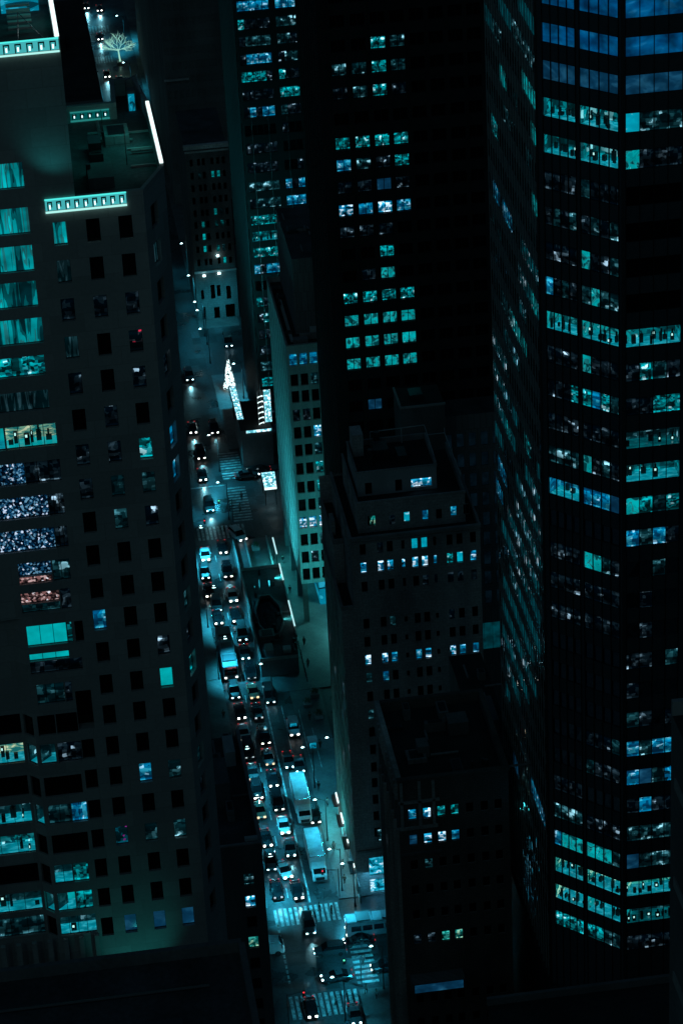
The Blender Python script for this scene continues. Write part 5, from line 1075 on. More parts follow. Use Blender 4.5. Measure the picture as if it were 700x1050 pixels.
SC = thing('bright_awning', 'small glaring white canopy lit from within at the corner below the slab building', 'awning', (43.2, 492, 0))
h = MB(); h.poly([(42.0,490.4,3.8),(44.3,490.4,3.8),(44.6,495.8,4.2),(42.0,495.8,4.2)], MT['ledwall'], [(0,0),(3,0),(3,8),(0,8)]); h.box(42.0,44.3,490.2,490.39,3.4,3.8,MT['white']); h.build('canopy', SC)
h = MB()
for x, y in ((42.1,490.4),(44.1,490.4),(42.1,495.5),(44.4,495.5)): h.bar((x,y,0),(x,y,3.55),.07,MT['steel'])
h.build('post', SC); rel(SC)
XT = thing('lit_conifer', 'small pointed tree covered in white lights standing in the square', 'lit tree', (40.6, 540, 0))
h = MB(); h.bar((40.6,540,0),(40.6,540,1.6),.15,MT['steel']); h.build('trunk', XT)
h = MB(); r2 = random.Random(9)
for k in range(420):
    t = r2.random() ** .7; z = 0.8 + 6.6 * (1 - t) ; r = 1.15 * t * r2.uniform(.75, 1.08) + .06; a = r2.uniform(0, 6.28)
    x, y = 40.6 + r * math.cos(a), 540 + r * math.sin(a); s = r2.uniform(.07, .15)
    h.box(x-s, x+s, y-s, y+s, z-s, z+s, MT['white'] if r2.random() < .7 else MT['steel'])
h.build('crown', XT); rel(XT)
# bare tree wrapped in light strings
TX, TY = 33.2, 738.0
BT = thing('light_wrapped_tree', 'bare spreading tree wrapped in strings of pale green lights at the top left', 'tree', (TX, TY, 0))
tr = MB(); cr = MB(); r3 = random.Random(11)
tr.bar((TX,TY,0.1),(TX-.2,TY,2.0),.24,MT['fairy'],8,.2); tr.bar((TX-.2,TY,2.0),(TX-.35,TY,4.0),.2,MT['fairy'],8,.15)
def br(p, d, L, r, n):
    q = p + d * L; cr.bar(p, q, r, MT['fairy'], 4, r * .75)
    if n == 0: return
    for k in range(3 if n > 2 else 2):
        nd = (d + Vector((r3.uniform(-1,1), r3.uniform(-.7,.7), r3.uniform(-.3,.5)))).normalized()
        br(q if k else p + d * L * .6, nd, L * r3.uniform(.6,.86), r * .72, n - 1)
for a, zz in ((-1.25,.42),(-.7,.7),(-.1,1.0),(.5,.9),(1.1,.45),(.85,.3),(-.95,.25)):
    br(Vector((TX-.35,TY,3.6 + r3.uniform(-.2,.3))), Vector((a, r3.uniform(-.5,.5), zz)).normalized(), 1.8, .075, 4)
tr.build('trunk', BT); cr.build('crown', BT)
h = MB(); h.prism([(TX-.9,TY-.9),(TX+.9,TY-.9),(TX+.9,TY+.9),(TX-.9,TY+.9)], 0, .6, MT['limestone'], MT['limestone_pale']); h.build('planter', BT); rel(BT)

# ================================================================ street lamps
def make_lamp(h=8.2):
    L = empty('street_lamp')
    m = MB(); m.bar((0,0,0),(0,0,h-.2),.11,MT['steel'],8,.07); m.bar((0,0,0),(0,0,.7),.2,MT['steel'],8,.15); m.build('pole', L)
    m = MB(); m.bar((0,0,h-.5),(-1.3,0,h+.1),.05,MT['steel'],6); m.build('arm', L)
    m = MB(); m.box(-1.95,-1.25,-.17,.17,h+.02,h+.16,MT['steel']); hd = m.build('lamp_head', L)
    m = MB(); m.box(-1.9,-1.3,-.14,.14,h-.06,h+.015,MT['lampglow']); m.box(-1.75,-1.45,-.28,-.18,h-.02,h+.2,MT['lampglow']); m.build('lens', hd)
    return L
proto = make_lamp()
lamps = [(38.3, 598.6, 'first from the top of the bright dots along the far avenue', 900), (38.2, 581.2, 'second of the bright dots along the far avenue', 1500), (38.2, 567.5, 'beside the stone building, upper of a close pair', 1300), (38.3, 563.2, 'beside the stone building, lower of a close pair', 1300), (38.0, 554, 'at the corner where the square opens', 900),
         (43.0, 536, 'at the bluish lit patch of the square', 4500), (34.6, 486.5, 'at the middle zebra crossing', 9000), (35.0, 421.0, 'below the pavilion', 900), (42.8, 396.5, 'on the pavement beside the stepped building', 1800), (26.6, 470.0, 'on the left kerb opposite the pavilion', 4200), (39.0, 366.0, 'at the lower right street corner', 2200), (26.8, 430.5, 'on the left kerb beside the long bus', 3200), (26.8, 366, 'at the left end of the near zebra crossing', 4500), (41.6, 341.0, 'at the corner of the parapet building', 6000), (30.9 + 4.2, 338.0 - 3, 'at the bottom of the picture beside the avenue', 2500),
         (26.7, 448, 'on the left kerb above the long bus', 4500), (26.7, 396, 'on the left kerb beside the middle of the queue', 4200), (26.7, 382, 'on the left kerb beside the white saloon', 2600), (34.9, 506, 'beside the long striped crossing in the square', 5200),
         (35.5, 752, 'beside the far zebra crossing near the light wrapped tree', 9000), (34.5, 716, 'on the far avenue below the light wrapped tree', 5000), (24.6, 775, 'on the left kerb of the far avenue', 6000)]
AIM = {6: (30.4, 488.5, 62), 13: (36.0, 347.5, 110), 18: (36.6, 503, 110)}
lamps += [(38.6, 379.5, 'added on the right kerb to light the lower truck', 2300), (38.6, 394.5, 'added on the right kerb to light the upper truck', 2600)]  # two lamps added to brighten the truck roofs
AIM.update({22: (35.6, 374, 80), 23: (35.4, 390, 80)})
lamps.append((40.4, 361.9, 'added at the kerb to brighten the roof of the crossing bus', 11000)); AIM[len(lamps)-1] = (42.0, 355.5, 70)  # lamp added to brighten the bus roof
for k, (x, y, w, pw) in enumerate(lamps):
    o = proto if k == 0 else copy_tree(proto)
    o.location = (x, y, 0.0); flip = x < 27
    if flip: o.rotation_euler.z = math.pi
    tag(o, 'slim street lamp ' + w, 'street lamp', 'street lamps')
    hx = x + (1.6 if flip else -1.6)
    tx, ty, sz = AIM.get(k, (30.4 if flip and y < 480 else hx, y, 100 if flip and y < 480 else 120))
    spot('street_light', (hx, y, 8.0), (tx, ty, 0), pw * (3.0 if flip and y < 480 else 1), (0.03, 0.6, 0.9), sz, 1.0, .25)
# wall wash and plaza lights: light bars, entrance canopies, added fills for two side walls
area('light_bar_glow', (41.6, 467, 4.2), (43.3, 467, 0.5), 420, .4, 8, (.05, .8, .85))
area('light_bar_glow', (41.6, 457, 4.2), (43.3, 457, 0.5), 300, .4, 8, (.05, .8, .85))
area('light_bar_glow', (41.6, 442.5, 4.2), (43.0, 442.5, 0.5), 110, .4, 8, (.1, .9, .9))
area('facade_flood', (35.0, 452.0, 5.2), (43.5, 462, 28), 4300, 3, 22, (.04, .74, .88), 110)
area('facade_flood', (42.3, 433.5, 4.6), (49, 446, 26), 700, 1.5, 3, (.05, .85, .9), 120)
spot('lobby_light', (49.0, 449.5, 7.2), (47.5, 446.5, 0), 1300, (.15,.95,.95), 130)
spot('square_flood', (41, 540, 15), (41.5, 555, 0), 5500, (.04, .5, .8), 80)
for y, p in ((386.5, 1500), (379.5, 1500), (371, 260)): spot('entrance_light', (40.3, y, 4.0), (39.6, y, 0), p, (.06, .85, .95), 140, 1, .2)
area('plaza_wall_glow', (40.4, 408, 5), (38.5, 408, 0), 110, 1, 22, (.05, .5, .8))
area('wall_fill_light', (39.9, 377, 3.6), (41.1, 377, 12), 900, .6, 22, (.05, .75, .8), 160)  # added fill along the stepped building's side wall, no fixture there
area('wall_fill_light', (43.0, 412, 4), (47.2, 420, 25), 200, 2, 4, (.05, .7, .8), 160)  # added fill for the black tower's side wall
area('shop_window_light', (45, 362.5, 5), (44, 359.5, 0), 260, 5, 1, (.1, .6, 1.0))
area('forecourt_wash', (40.8, 566, 7), (40.8, 575, 4), 480, 6, 1, (.03, .5, .7), 120)
h = MB()
for x, z in ((39.5, 10.6), (42.7, 10.8), (42.7, 14.9)):
    h.box(x-.28, x+.28, 574.3, 574.65, z, z + .3, MT['lampglow'])
o = h.build('facade_lantern', B2); o.matrix_parent_inverse = Matrix.Translation(-B2.location)

# ================================================================ vehicles
def ring8(y, w, z0, z1, c=.18):
    return [(-w+c,y,z0),(w-c,y,z0),(w,y,z0+c),(w,y,z1-c),(w-c*1.4,y,z1),(-w+c*1.4,y,z1),(-w,y,z1-c),(-w,y,z0+c)]
def wheels(t, xs, ys, r=.34, w=.22):
    for y in ys:
        for s in (-1, 1):
            m = MB(); m.bar((s*(xs-w), y, r), (s*xs, y, r), r, MT['rubber'], 14); wh = m.build('wheel', t)
            m = MB(); m.bar((s*xs, y, r), (s*(xs+.015), y, r), r*.55, MT['chrome'], 10); m.build('rim', wh)
def make_car(paint, kind='sedan', head='head', hs=1.0):
    t = empty('car')
    L, Wd, H = {'sedan': (4.7, .93, 1.42), 'suv': (4.8, .98, 1.75), 'van': (5.1, 1.0, 2.05)}[kind]
    bh = {'sedan': .88, 'suv': 1.05, 'van': 1.15}[kind]
    y0 = 0.0                                                           # nose at y=0, tail at +L
    m = MB()
    st = [(0, .74, .35, bh-.26), (.12, .86, .24, bh-.16), (.9, .93, .2, bh-.05), (1.35, 1, .2, bh), (L*.55, 1, .2, bh+.03), (L-.9, 1, .2, bh+.04), (L-.25, .93, .24, bh-.02), (L, .84, .36, bh-.14)]
    m.loft([ring8(y, Wd*k, a, b) for y, k, a, b in st], paint); m.build('body', t, smooth=False)
    c0, c1 = (1.25, L-.75) if kind == 'sedan' else (1.15, L-.15)
    if kind == 'van': c0 = .75
    m = MB(); m.loft([ring8(c0, Wd*.9, bh-.06, bh+.02, .01), ring8(c0+.75, Wd*.78, bh-.06, H-.06, .06), ring8(c1-.8 if kind == 'sedan' else c1-.25, Wd*.78, bh-.06, H-.08, .06), ring8(c1, Wd*.86, bh-.06, bh+.06, .01)], MT['carglass']); m.build('windscreen_and_windows', t)
    m = MB(); m.loft([ring8(c0+.82, Wd*.76, H-.055, H-.02, .01), ring8(c0+1.1, Wd*.77, H-.055, H+.02, .02), ring8(c1-1.1 if kind == 'sedan' else c1-.6, Wd*.77, H-.055, H+.01, .02), ring8(c1-.85 if kind == 'sedan' else c1-.3, Wd*.75, H-.075, H-.03, .01)], paint); m.build('roof', t)
    for s in (-1, 1):
        m = MB(); m.loft([[(s*Wd*.56+a, y, .66+b) for a, b in ((-.17*hs,-.1*hs),(.17*hs,-.1*hs),(.19*hs,.1*hs),(-.15*hs,.1*hs))] for y in (-.035, .2)], MT[head]); m.build('headlight', t)
        m = MB(); m.box(s*Wd*.68-.14, s*Wd*.68+.14, L-.06, L+.02, .72, .86, MT['tail']); m.build('tail_light', t)
        m = MB(); m.box(s*(Wd+.1)-.09, s*(Wd+.1)+.09, c0+.55, c0+.7, bh, bh+.16, paint); m.build('wing_mirror', t)
    m = MB(); m.box(-.45, .45, -.02, .1, .42, .6, MT['frame']); m.box(-.25, .25, -.04, -.02, .3, .41, MT['chrome']); m.build('grille', t)
    if kind == 'suv':
        m = MB()
        for s in (-1, 1): m.bar((s*Wd*.62, c0+1.2, H+.07), (s*Wd*.62, c1-.6, H+.07), .035, MT['chrome'])
        m.build('roof_rack', t)
    wheels(t, Wd+.01, (.85, L-.95))
    return t
MT['headwarm'] = emit('warm_headlight_lens', (1.0, .72, .42), 1.6); MT['headblue'] = emit('cool_headlight_lens', (.6, .9, 1.0), 9.0); MT['headdim'] = emit('dim_headlight_lens', (.7, .8, .85), .8)
MT['taxi'] = plain('tan_car_paint', (.3, .24, .17), .3, .2, 1.0); MT['carsilver'] = plain('silver_car_paint', (.35, .37, .38), .28, .8, 1.0)
protos = {}
for kd in ('sedan', 'suv', 'van'):
    for cl, pm, hd, hs in (('black', 'carblack', 'head', 1.0), ('grey', 'cargrey', 'headblue', .8), ('white', 'carwhite', 'head', 1.1), ('silver', 'carsilver', 'headwarm', 1.0), ('tan', 'taxi', 'headwarm', 1.15), ('dark', 'carblack', 'headdim', .9)):
        protos[(kd, cl)] = make_car(MT[pm], kd, hd, hs)
fresh = set(protos)
def car(kind, col, loc, rz, label, group=None, beam=0.0, name='car'):
    key = (kind, col)
    if key in fresh: o = protos[key]; fresh.discard(key)
    else: o = copy_tree(protos[key])
    o.location = loc; o.rotation_euler.z = rz; tag(o, label, 'car' if kind != 'van' else 'van', group)
    o.name = 'parked_van' if kind == 'van' else 'car'
    if beam:
        c, s = math.cos(rz), math.sin(rz); fx, fy = s, -c                # nose direction
        spot('headlight_beam', (loc[0]+fx*.5, loc[1]+fy*.5, .75), (loc[0]+fx*9, loc[1]+fy*9, 0), beam, (.3, .85, 1.0), 62, .8, .12)
    return o
left = [373.1, 379.0, 387.0, 392.6, 398.3, 404.3, 410.2, 416.6, 423.3]
right = [364.4, 375.8, 382.1, 388.6, 395.4, 401.6, 408.4, 416.1, 422.6, 428.9, 435.5, 441.9, 448.4, 455.0, 464.4, 473.2]
ords = ['first', 'second', 'third', 'fourth', 'fifth', 'sixth', 'seventh', 'eighth', 'ninth', 'tenth', 'eleventh', 'twelfth', 'thirteenth', 'fourteenth', 'fifteenth', 'sixteenth', 'seventeenth']
kinds = ['sedan', 'suv', 'sedan', 'sedan', 'suv', 'sedan', 'van', 'sedan']; cols = ['black', 'dark', 'grey', 'black', 'tan', 'black', 'silver', 'dark', 'white', 'black', 'grey']
for k, y in enumerate([365.2] + left):
    kd, cl = kinds[k % 8], cols[(k+1) % 11]
    car(kd, cl, (29.1 + rr.uniform(-.25, .25), y + rr.uniform(-.3,.3), .01), rr.uniform(-.04,.04), '%s %s, %s in the left lane counting up from the near zebra crossing' % (cl, kd, ords[k]), 'cars queueing on the avenue', 130 if k % 2 else 260)
for k, y in enumerate(right):
    kd, cl = kinds[(k+3) % 8], cols[(k*3+2) % 11]
    if k == 0: kd, cl = 'sedan', 'black'
    if k == 1: kd, cl = 'sedan', 'grey'
    car(kd, cl, (32.25 - .035*max(0, k-6) + rr.uniform(-.2, .2), y + rr.uniform(-.3,.3), .01), rr.uniform(-.04,.04), '%s %s, %s in the right lane counting up from the near zebra crossing' % (cl, kd, ords[k]), 'cars queueing on the avenue', 240 if k % 3 else 420)
car('sedan', 'white', (31.3, 370.3, .01), math.radians(12), 'bright white saloon car swinging between the two lanes just above the near zebra crossing', None, 420)
car('suv', 'grey', (32.8, 355.6, .01), 0, 'grey estate car with roof rack crossing the junction on the zebra crossing', None, 420)
car('sedan', 'black', (30.5, 335.9, .01), 0, 'black car with two white headlights leaving the junction at the bottom crossing', None, 350)
car('sedan', 'grey', (36.5, 333.2, .01), 0, 'grey car cut by the bottom edge of the picture', None, 0)
car('suv', 'grey', (32.7, 351.2, .01), math.radians(-91), 'grey car driving left across the junction, upper of the two crossing cars', None, 260)
car('sedan', 'grey', (32.9, 344.6, .01), math.radians(-86), 'silver car driving left across the junction, lower of the two crossing cars', None, 260)
car('sedan', 'black', (37.3, 352.6, .01), math.radians(-90), 'black car facing left just below the blue roofed bus', None, 200)
car('suv', 'black', (40.4, 345.6, .01), math.radians(-90), 'black car waiting at the right hand zebra crossing', None, 60)
for k, (x, y) in enumerate(((28.7, 448), (28.9, 452.6), (28.1, 457.8), (28.7, 471.0), (28.0, 464.5))):
    car(kinds[k], ['black', 'grey', 'black', 'white', 'grey'][k], (x, y, .01), rr.uniform(-.05, .05), '%s %s, %s above the long bus in the left lane' % (['black', 'grey', 'black', 'white', 'grey'][k], kinds[k], ords[k]), 'cars above the bus', 160)
for k, (x, y, cl) in enumerate(((31.4, 489.5, 'grey'), (31.3, 502.0, 'black'), (31.9, 511.0, 'black'), (31.4, 522.2, 'black'), (33.0, 546, 'grey'))):
    car('sedan' if k % 2 else 'suv', cl, (x, y, .01), 0, '%s car, %s above the middle zebra crossing in the upper avenue' % (cl, ords[k]), 'cars on the upper avenue', 420)
car('suv', 'white', (36.3, 477.0, .01), math.radians(20), 'white car turning at the foot of the striped crossing', None, 500)
car('sedan', 'grey', (42.2, 502.5, .01), math.radians(90), 'grey car crossing the square beside the glaring canopy', None, 120)
car('sedan', 'black', (39.9, 503.8, .01), math.radians(-90), 'black car crossing the square behind the grey one', None, 120)
car('van', 'grey', (42.6, 560, .01), 0, 'grey van standing in front of the pale blue lit stone building', None, 0)
car('suv', 'black', (35.6, 521.2, .01), 0, 'black car beside the low kiosk in the square', None, 80)
for k, (x, y) in enumerate(((29.2, 756), (30.6, 779), (29.0, 727), (31.9, 722), (27.2, 782), (25.6, 736))):
    car('sedan', 'black', (x, y, .01), 0, 'distant dark car, %s counting up the far avenue at the top left' % ords[k], 'cars on the far avenue', 700)
car('sedan', 'grey', (35.3, 400.3, .01), 0, 'teal lit grey car parked at the kerb above the upper truck', None, 0)
car('van', 'grey', (34.6, 430.0-9.5, .01), 0, 'grey van parked at the kerb below the pavilion', None, 0)
car('suv', 'white', (37.3, 409.5, .15), 0, 'small white vehicle standing on the pavement right of the queue', None, 0)
car('suv', 'black', (37.4, 384.0, .01), 0, 'dark car between the two trucks near the lit entrances', None, 120)
car('sedan', 'grey', (36.8, 398.5, .15), 0, 'pale car in shade by the pavement, right of the kerb car', None, 0)
for key in fresh:
    for o in [protos[key]] + list(protos[key].children_recursive): bpy.data.objects.remove(o)

def make_truck(x, y, L, label):
    t = thing('box_truck', label, 'truck', (x, y, 0.01))
    m = MB(); m.box(-1.2, 1.2, 2.3, L, 1.0, 3.5, MT['truckbox']); o = m.build('cargo_box', t)
    m = MB(); m.box(-1.24, 1.24, 2.27, 2.36, 3.42, 3.54, MT['chrome']); m.box(-1.24,-1.16,2.37,L,3.42,3.54,MT['chrome']); m.box(1.16,1.24,2.37,L,3.42,3.54,MT['chrome']); m.box(-1.24,-1.201,2.37,L,1.0,1.15,MT['chrome'])
    m.build('edge_rail', o)
    m = MB(); m.loft([ring8(0, 1.0, .5, 1.5, .12), ring8(.15, 1.08, .45, 1.75, .12), ring8(.7, 1.1, .45, 2.45, .15), ring8(2.2, 1.1, .45, 2.65, .15)], MT['truckbox']); m.build('cab', t)
    m = MB(); m.poly([(-.9,.155,1.8),(.9,.155,1.8),(.88,.66,2.42),(-.88,.66,2.42)], MT['carglass']); m.poly([(-.92,.12,1.795),(.92,.12,1.795),(.9,.62,2.43),(-.9,.62,2.43)], MT['carglass']); m.build('windscreen', t)
    m = MB(); m.box(-.7, .7, -.05, .02, .7, 1.2, MT['frame']); m.box(-1.05,1.05,-.15,.05,.42,.62,MT['chrome']); m.build('grille', t)
    for s in (-1, 1):
        m = MB(); m.box(s*.85-.14, s*.85+.14, -.04, .03, .8, 1.0, MT['lensoff']); m.build('headlight', t)
        m = MB(); m.box(s*1.25-.06, s*1.25+.06, .3, .4, 1.5, 2.2, MT['frame']); m.build('wing_mirror', t)
    m = MB(); m.box(-.4, .4, .6, L-.2, .55, .98, MT['frame']); m.build('chassis', t)
    for yy in (1.0, L-2.2):
        for s in (-1, 1):
            m = MB(); m.bar((s*.82, yy, .48), (s*1.12, yy, .48), .48, MT['rubber'], 16); wh = m.build('wheel', t)
            m = MB(); m.bar((s*1.12, yy, .48), (s*1.14, yy, .48), .25, MT['chrome'], 10); m.build('rim', wh)
    return t
MT['lensoff'] = plain('unlit_lens', (.6, .65, .65), .2)
make_truck(35.75, 384.4, 10.2, 'long white box truck parked at the right kerb, the upper of two')
make_truck(36.0, 368.6, 10.2, 'long white box truck parked at the right kerb near the crossing, the lower of two')
t = make_truck(28.4, 353.0, 7.0, 'white box truck waiting at the left edge of the junction'); t.rotation_euler.z = math.radians(90)

MT['buspaint'] = wall('bus_paint', (.2,.24,.26), .45, .3, .6, bump=0)
MT['signred'] = lit('red_dot_sign', [(0, (.01,.01,.01)), (.5, (.25,.03,.05)), (.75, (.8,.25,.25))], 5, 5, 1.0, voronoi=True)
def make_bus(loc, rz, L, label, roof, hl=True):
    t = thing('city_bus', label, 'bus', loc, rz)
    m = MB(); m.loft([ring8(0, 1.22, .35, 2.9, .12), ring8(.12, 1.3, .32, 3.02, .15), ring8(L-.1, 1.3, .32, 3.02, .15), ring8(L, 1.24, .35, 2.95, .12)], MT['buspaint']); b = m.build('body', t)
    for bx in ((-1.1, 1.1, 1.6, 3.6, 3.021, 3.25), (-.9, .9, L*.45, L*.45+1.6, 3.021, 3.2), (-1.05, 1.05, L-3.2, L-.6, 3.021, 3.3)):
        m = MB(); m.box(*bx, roof); m.build('roof_unit', t)
    for k in range(1, 6):
        if abs(L*k/6 - L*.5) > 1.2 and L*k/6 < L-3.3:
            m = MB(); m.box(-1.28, 1.28, L*k/6, L*k/6+.05, 3.021, 3.05, MT['chrome']); m.build('roof_rib', t)
    m = MB(); m.box(-1.12, 1.12, -.025, -.003, 1.25, 2.45, MT['carglass']); m.build('windscreen', t)
    m = MB(); m.box(-.9, .9, -.03, -.004, 2.5, 2.8, MT['signred']); m.build('destination_sign', t)
    for s in (-1, 1):
        for k in range(int(L / 1.7)):
            m = MB(); m.box(s*1.302-.01, s*1.302+.01, .7+1.7*k, 2.2+1.7*k, 1.45, 2.4, MT['ghost']); m.build('side_window', t)
        m = MB(); m.box(s*.95-.17, s*.95+.17, -.04, -.003, .65, .88, MT['head']); m.build('headlight', t)
    for yy in (2.2, L-3.0):
        for s in (-1, 1):
            m = MB(); m.bar((s*1.0, yy, .48), (s*1.315, yy, .48), .48, MT['rubber'], 16); m.build('wheel', t)
    return t
MT['busroof'] = plain('teal_grey_bus_roof', (.07, .09, .1), .5)
make_bus((28.9, 429.6, .01), 0, 13.5, 'long city bus with a grey roof and glowing front in the left lane', MT['busroof'])
make_bus((38.0, 354.9, .01), math.radians(-90), 12, 'city bus with a bright blue white roof crossing at the lower right corner', MT['busroof'])
# kerbside things
for k, (x, y) in enumerate(((39.7, 404.5), (37.3, 411.0))):
    t = thing('street_kiosk', ['small lit newsstand on the pavement right of the queue', 'small pale newsstand farther up the pavement'][k], 'kiosk', (x, y, .14), 0, 'newsstands')
    m = MB(); m.box(-.7, .7, 0, 1.5, 0, 2.2, MT['greypanel']); m.build('stall', t)
    m = MB(); m.box(-.8, .8, -.2, 1.6, 2.2, 2.32, MT['truckbox']); m.build('roof', t)
    m = MB(); m.box(-.55, .55, -.02, -.003, .9, 2.0, MT['shop']); m.build('counter_opening', t)
# traffic lights
for k, (x, y, c) in enumerate(((38.4, 364.6, 'redlamp'), (27.0, 336.0, 'redlamp'), (38.5, 342.2, 'green'), (35.2, 484.6, 'green'), (27.0, 477.6, 'redlamp'))):
    t = thing('traffic_light', ['traffic light with a red lamp at the stepped building corner', 'traffic light at the lower left corner of the junction', 'traffic light at the corner of the parapet building', 'traffic light at the middle zebra crossing', 'traffic light on the left kerb at the middle crossing'][k], 'traffic light', (x, y, .1), 0, 'traffic lights')
    m = MB(); m.bar((0,0,0),(0,0,5.2),.08,MT['steel']); m.bar((0,0,5.0),(-2.6 if x > 30 else 2.6,0,5.4),.05,MT['steel']); m.build('pole', t)
    xx = -2.4 if x > 30 else 2.4
    m = MB(); m.box(xx-.18, xx+.18, -.15, .15, 4.5, 5.5, MT['frame']); hd = m.build('signal_head', t)
    m = MB(); m.box(xx-.11, xx+.11, -.19, -.151, 5.15, 5.38, MT[c]); m.build('lamp', hd)

# ================================================================ people on the pavements and crossings
MT['skin'] = plain('skin', (.35, .24, .18), .6); MT['hair'] = plain('dark_hair', (.02, .015, .012), .7)
cloth = {n: wall(n + '_cloth', c, .9, .25, 3.0, bump=.1) for n, c in (('black', (.015,.015,.017)), ('grey', (.12,.12,.13)), ('pale', (.42,.42,.4)), ('brown', (.1,.06,.04)))}
def skinned(name, parent, pts, edges, radii, mat, root=0):
    me = bpy.data.meshes.new(name); me.from_pydata(pts, edges, []); me.materials.append(mat)
    o = bpy.data.objects.new(name, me); C.objects.link(o); o.parent = parent
    sk = me.attributes  # radii live in the skin layer
    m = o.modifiers.new('skin', 'SKIN'); m.use_smooth_shade = True
    if not me.skin_vertices:
        import bmesh
        b = bmesh.new(); b.from_mesh(me); b.verts.layers.skin.verify(); b.to_mesh(me); b.free()
    for v, rr_ in zip(me.skin_vertices[0].data, radii): v.radius = (rr_, rr_)
    me.skin_vertices[0].data[root].use_root = True
    s = o.modifiers.new('smooth', 'SUBSURF'); s.levels = 1; s.render_levels = 1
    return o
def make_person(coat, legs, stride):
    t = empty('person'); s = stride
    hip, kn, an = .92, .5, .09
    P_ = [(0,0,hip),(0,-.01,1.15),(0,-.01,1.4),(0,-.02,1.53),(0,-.03,1.62),(0,-.03,1.74),
          (-.1,0,.88),(-.11,-.16*s,kn),(-.11,-.12*s,an),(-.11,-.12*s-.14,.04), (.1,0,.88),(.11,.1*s,kn),(.11,.3*s,an),(.11,.3*s-.14,.04),
          (-.19,0,1.4),(-.25,.08*s,1.13),(-.26,-.02,.9),(-.26,-.05,.8), (.19,0,1.4),(.25,-.1*s,1.13),(.26,-.16*s,.92),(.26,-.2*s,.82)]
    E_l = [(0,1),(1,2),(2,3),(3,4),(4,5),(0,6),(6,7),(7,8),(8,9),(0,10),(10,11),(11,12),(12,13),(2,14),(14,15),(15,16),(16,17),(2,18),(18,19),(19,20),(20,21)]
    R_l = [.13,.12,.13,.055,.085,.08, .08,.055,.04,.035,.08,.055,.04,.035, .055,.042,.032,.035,.055,.042,.032,.035]
    skinned('body', t, P_, E_l, R_l, MT['skin'])
    j = [0,1,2,14,15,16,18,19,20]; mp = {a: b for b, a in enumerate(j)}
    skinned('coat', t, [P_[k] for k in j] + [(0,0,.74)], [(mp[a],mp[b]) for a, b in E_l if a in mp and b in mp] + [(0,9)], [.165,.155,.16,.08,.06,.048,.08,.06,.048,.17], coat)
    j = [0,6,7,8,10,11,12]; mp = {a: b for b, a in enumerate(j)}
    skinned('trousers', t, [P_[k] for k in j], [(mp[a],mp[b]) for a, b in E_l if a in mp and b in mp], [.14,.095,.068,.055,.095,.068,.055], legs)
    skinned('hair', t, [(0,.01,1.7),(0,.0,1.78),(0,.045,1.64)], [(0,1),(0,2)], [.098,.07,.08], MT['hair'])
    return t
pp = [make_person(cloth['black'], cloth['grey'], 1.0), make_person(cloth['grey'], cloth['black'], .8), make_person(cloth['pale'], cloth['black'], 1.0), make_person(cloth['brown'], cloth['black'], .25)]
cn = ['black', 'grey', 'pale', 'brown']; used_p = set()
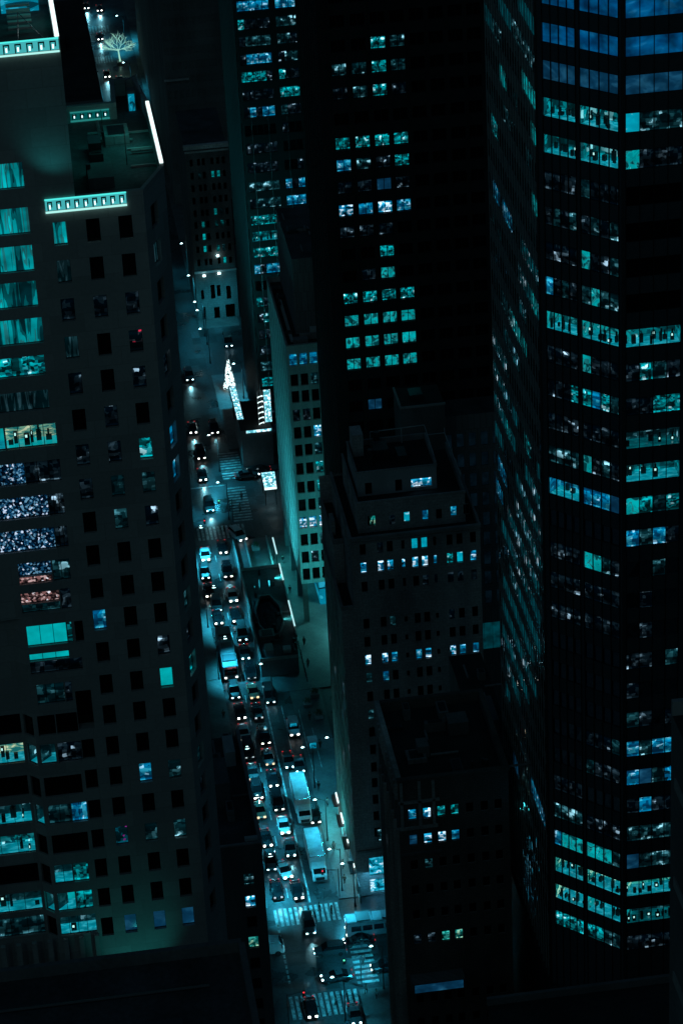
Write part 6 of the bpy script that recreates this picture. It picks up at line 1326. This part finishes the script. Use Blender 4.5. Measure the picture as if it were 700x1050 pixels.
spots_p = [(34.9, 361.5, 90, 'on the near zebra crossing right of the truck'), (36.6, 360.4, -90, 'on the near zebra crossing close to the kerb'), (29.6, 339.8, 90, 'on the bottom zebra crossing at its left end'), (34.2, 338.6, -85, 'on the bottom zebra crossing right of the black car'), (39.5, 347.5, 10, 'on the right hand zebra crossing, lower one'), (39.9, 351.6, 185, 'on the right hand zebra crossing, upper one'),
            (39.6, 367.6, 170, 'at the street corner beside the traffic light'), (40.0, 371.5, 5, 'under the lowest entrance canopy'), (39.2, 376.6, 190, 'beside the middle entrance canopy'), (39.9, 388.6, 15, 'near the topmost entrance canopy'), (39.1, 393.5, 180, 'on the pavement above the canopies'), (41.0, 405.6, 20, 'on the dark pavement near the newsstand'), (40.4, 414.2, 200, 'on the pavement farther up beside the building'),
            (42.3, 431.0, 180, 'below the slab building columns'), (42.6, 438.3, 10, 'beside the lowest light bar'), (42.4, 456.5, 170, 'beside the middle light bar'), (42.5, 467.6, 0, 'beside the topmost light bar'), (33.2, 481.8, 85, 'on the middle zebra crossing'), (37.0, 489.0, 0, 'on the striped crossing, lower part'), (37.8, 493.6, 185, 'on the striped crossing, upper part'),
            (26.3, 361.0, 90, 'on the left kerb at the near zebra crossing'), (26.0, 400.5, 0, 'on the left pavement beside the queue'), (26.3, 418.0, 180, 'on the left pavement near the bus'), (38.9, 340.4, 150, 'at the corner of the dark parapet building'), (40.2, 338.9, 20, 'on the pavement at the very bottom right'), (41.0, 533.0, 200, 'in the lit square behind the roof strip')]
for k, (x, y, a, w) in enumerate(spots_p):
    i = (k * 3 + k // 4) % 4; o = pp[i] if i not in used_p else copy_tree(pp[i]); used_p.add(i)
    onp = x > 38.2 or x < 27.2
    if 342.5 < y < 356: onp = False
    o.location = (x, y, .14 if onp else .012); o.rotation_euler.z = math.radians(a)
    tag(o, 'person in a %s coat %s' % (cn[i], w), 'person', 'people on the street')
# bollards along the plaza kerb
def make_bollard():
    t = empty('bollard'); m = MB(); m.bar((0,0,0),(0,0,.85),.09,MT['steel'],10); m.bar((0,0,.85),(0,0,.95),.11,MT['steel'],10,.05); m.build('post', t); m = MB(); m.bar((0,0,.66),(0,0,.72),.095,MT['paint'],10); m.build('band', t); return t
b0_ = make_bollard()
for k in range(9):
    o = b0_ if k == 0 else copy_tree(b0_); o.location = (41.6, 426.5 + k * 1.5, .14)
    tag(o, 'steel bollard in the row on the plaza between the pavilion and the column building', 'bollard', 'bollards on the plaza')
def make_planter():
    t = empty('planter'); m = MB(); m.box(-.7,.7,-.7,.7,0,.6,MT['concrete']); m.build('tub', t); m = MB(); r_ = random.Random(4)
    for _ in range(160):
        a, e_, d = r_.uniform(0,6.28), r_.uniform(0,1.4), r_.uniform(.3,.75); x, y, z = d*math.cos(a)*math.cos(e_), d*math.sin(a)*math.cos(e_), .7 + d*math.sin(e_)
        m.poly([(x-.09,y,z),(x+.09,y-.05,z+.04),(x+.02,y+.1,z+.1)], MT['leaf'])
    m.build('shrub', t); return t
MT['leaf'] = plain('dark_leaf', (.05,.09,.04), .6)
b0_ = make_planter()
for k, (x, y) in enumerate(((42.0, 415), (40.6, 419), (42.2, 421.8), (35.6, 463.5), (38.8, 464.5), (38.2, 474))):
    o = b0_ if k == 0 else copy_tree(b0_); o.location = (x, y, .14)
    tag(o, 'square concrete planter with a low shrub, %s counting up the avenue side' % ords[k], 'planter', 'planters on the plaza')
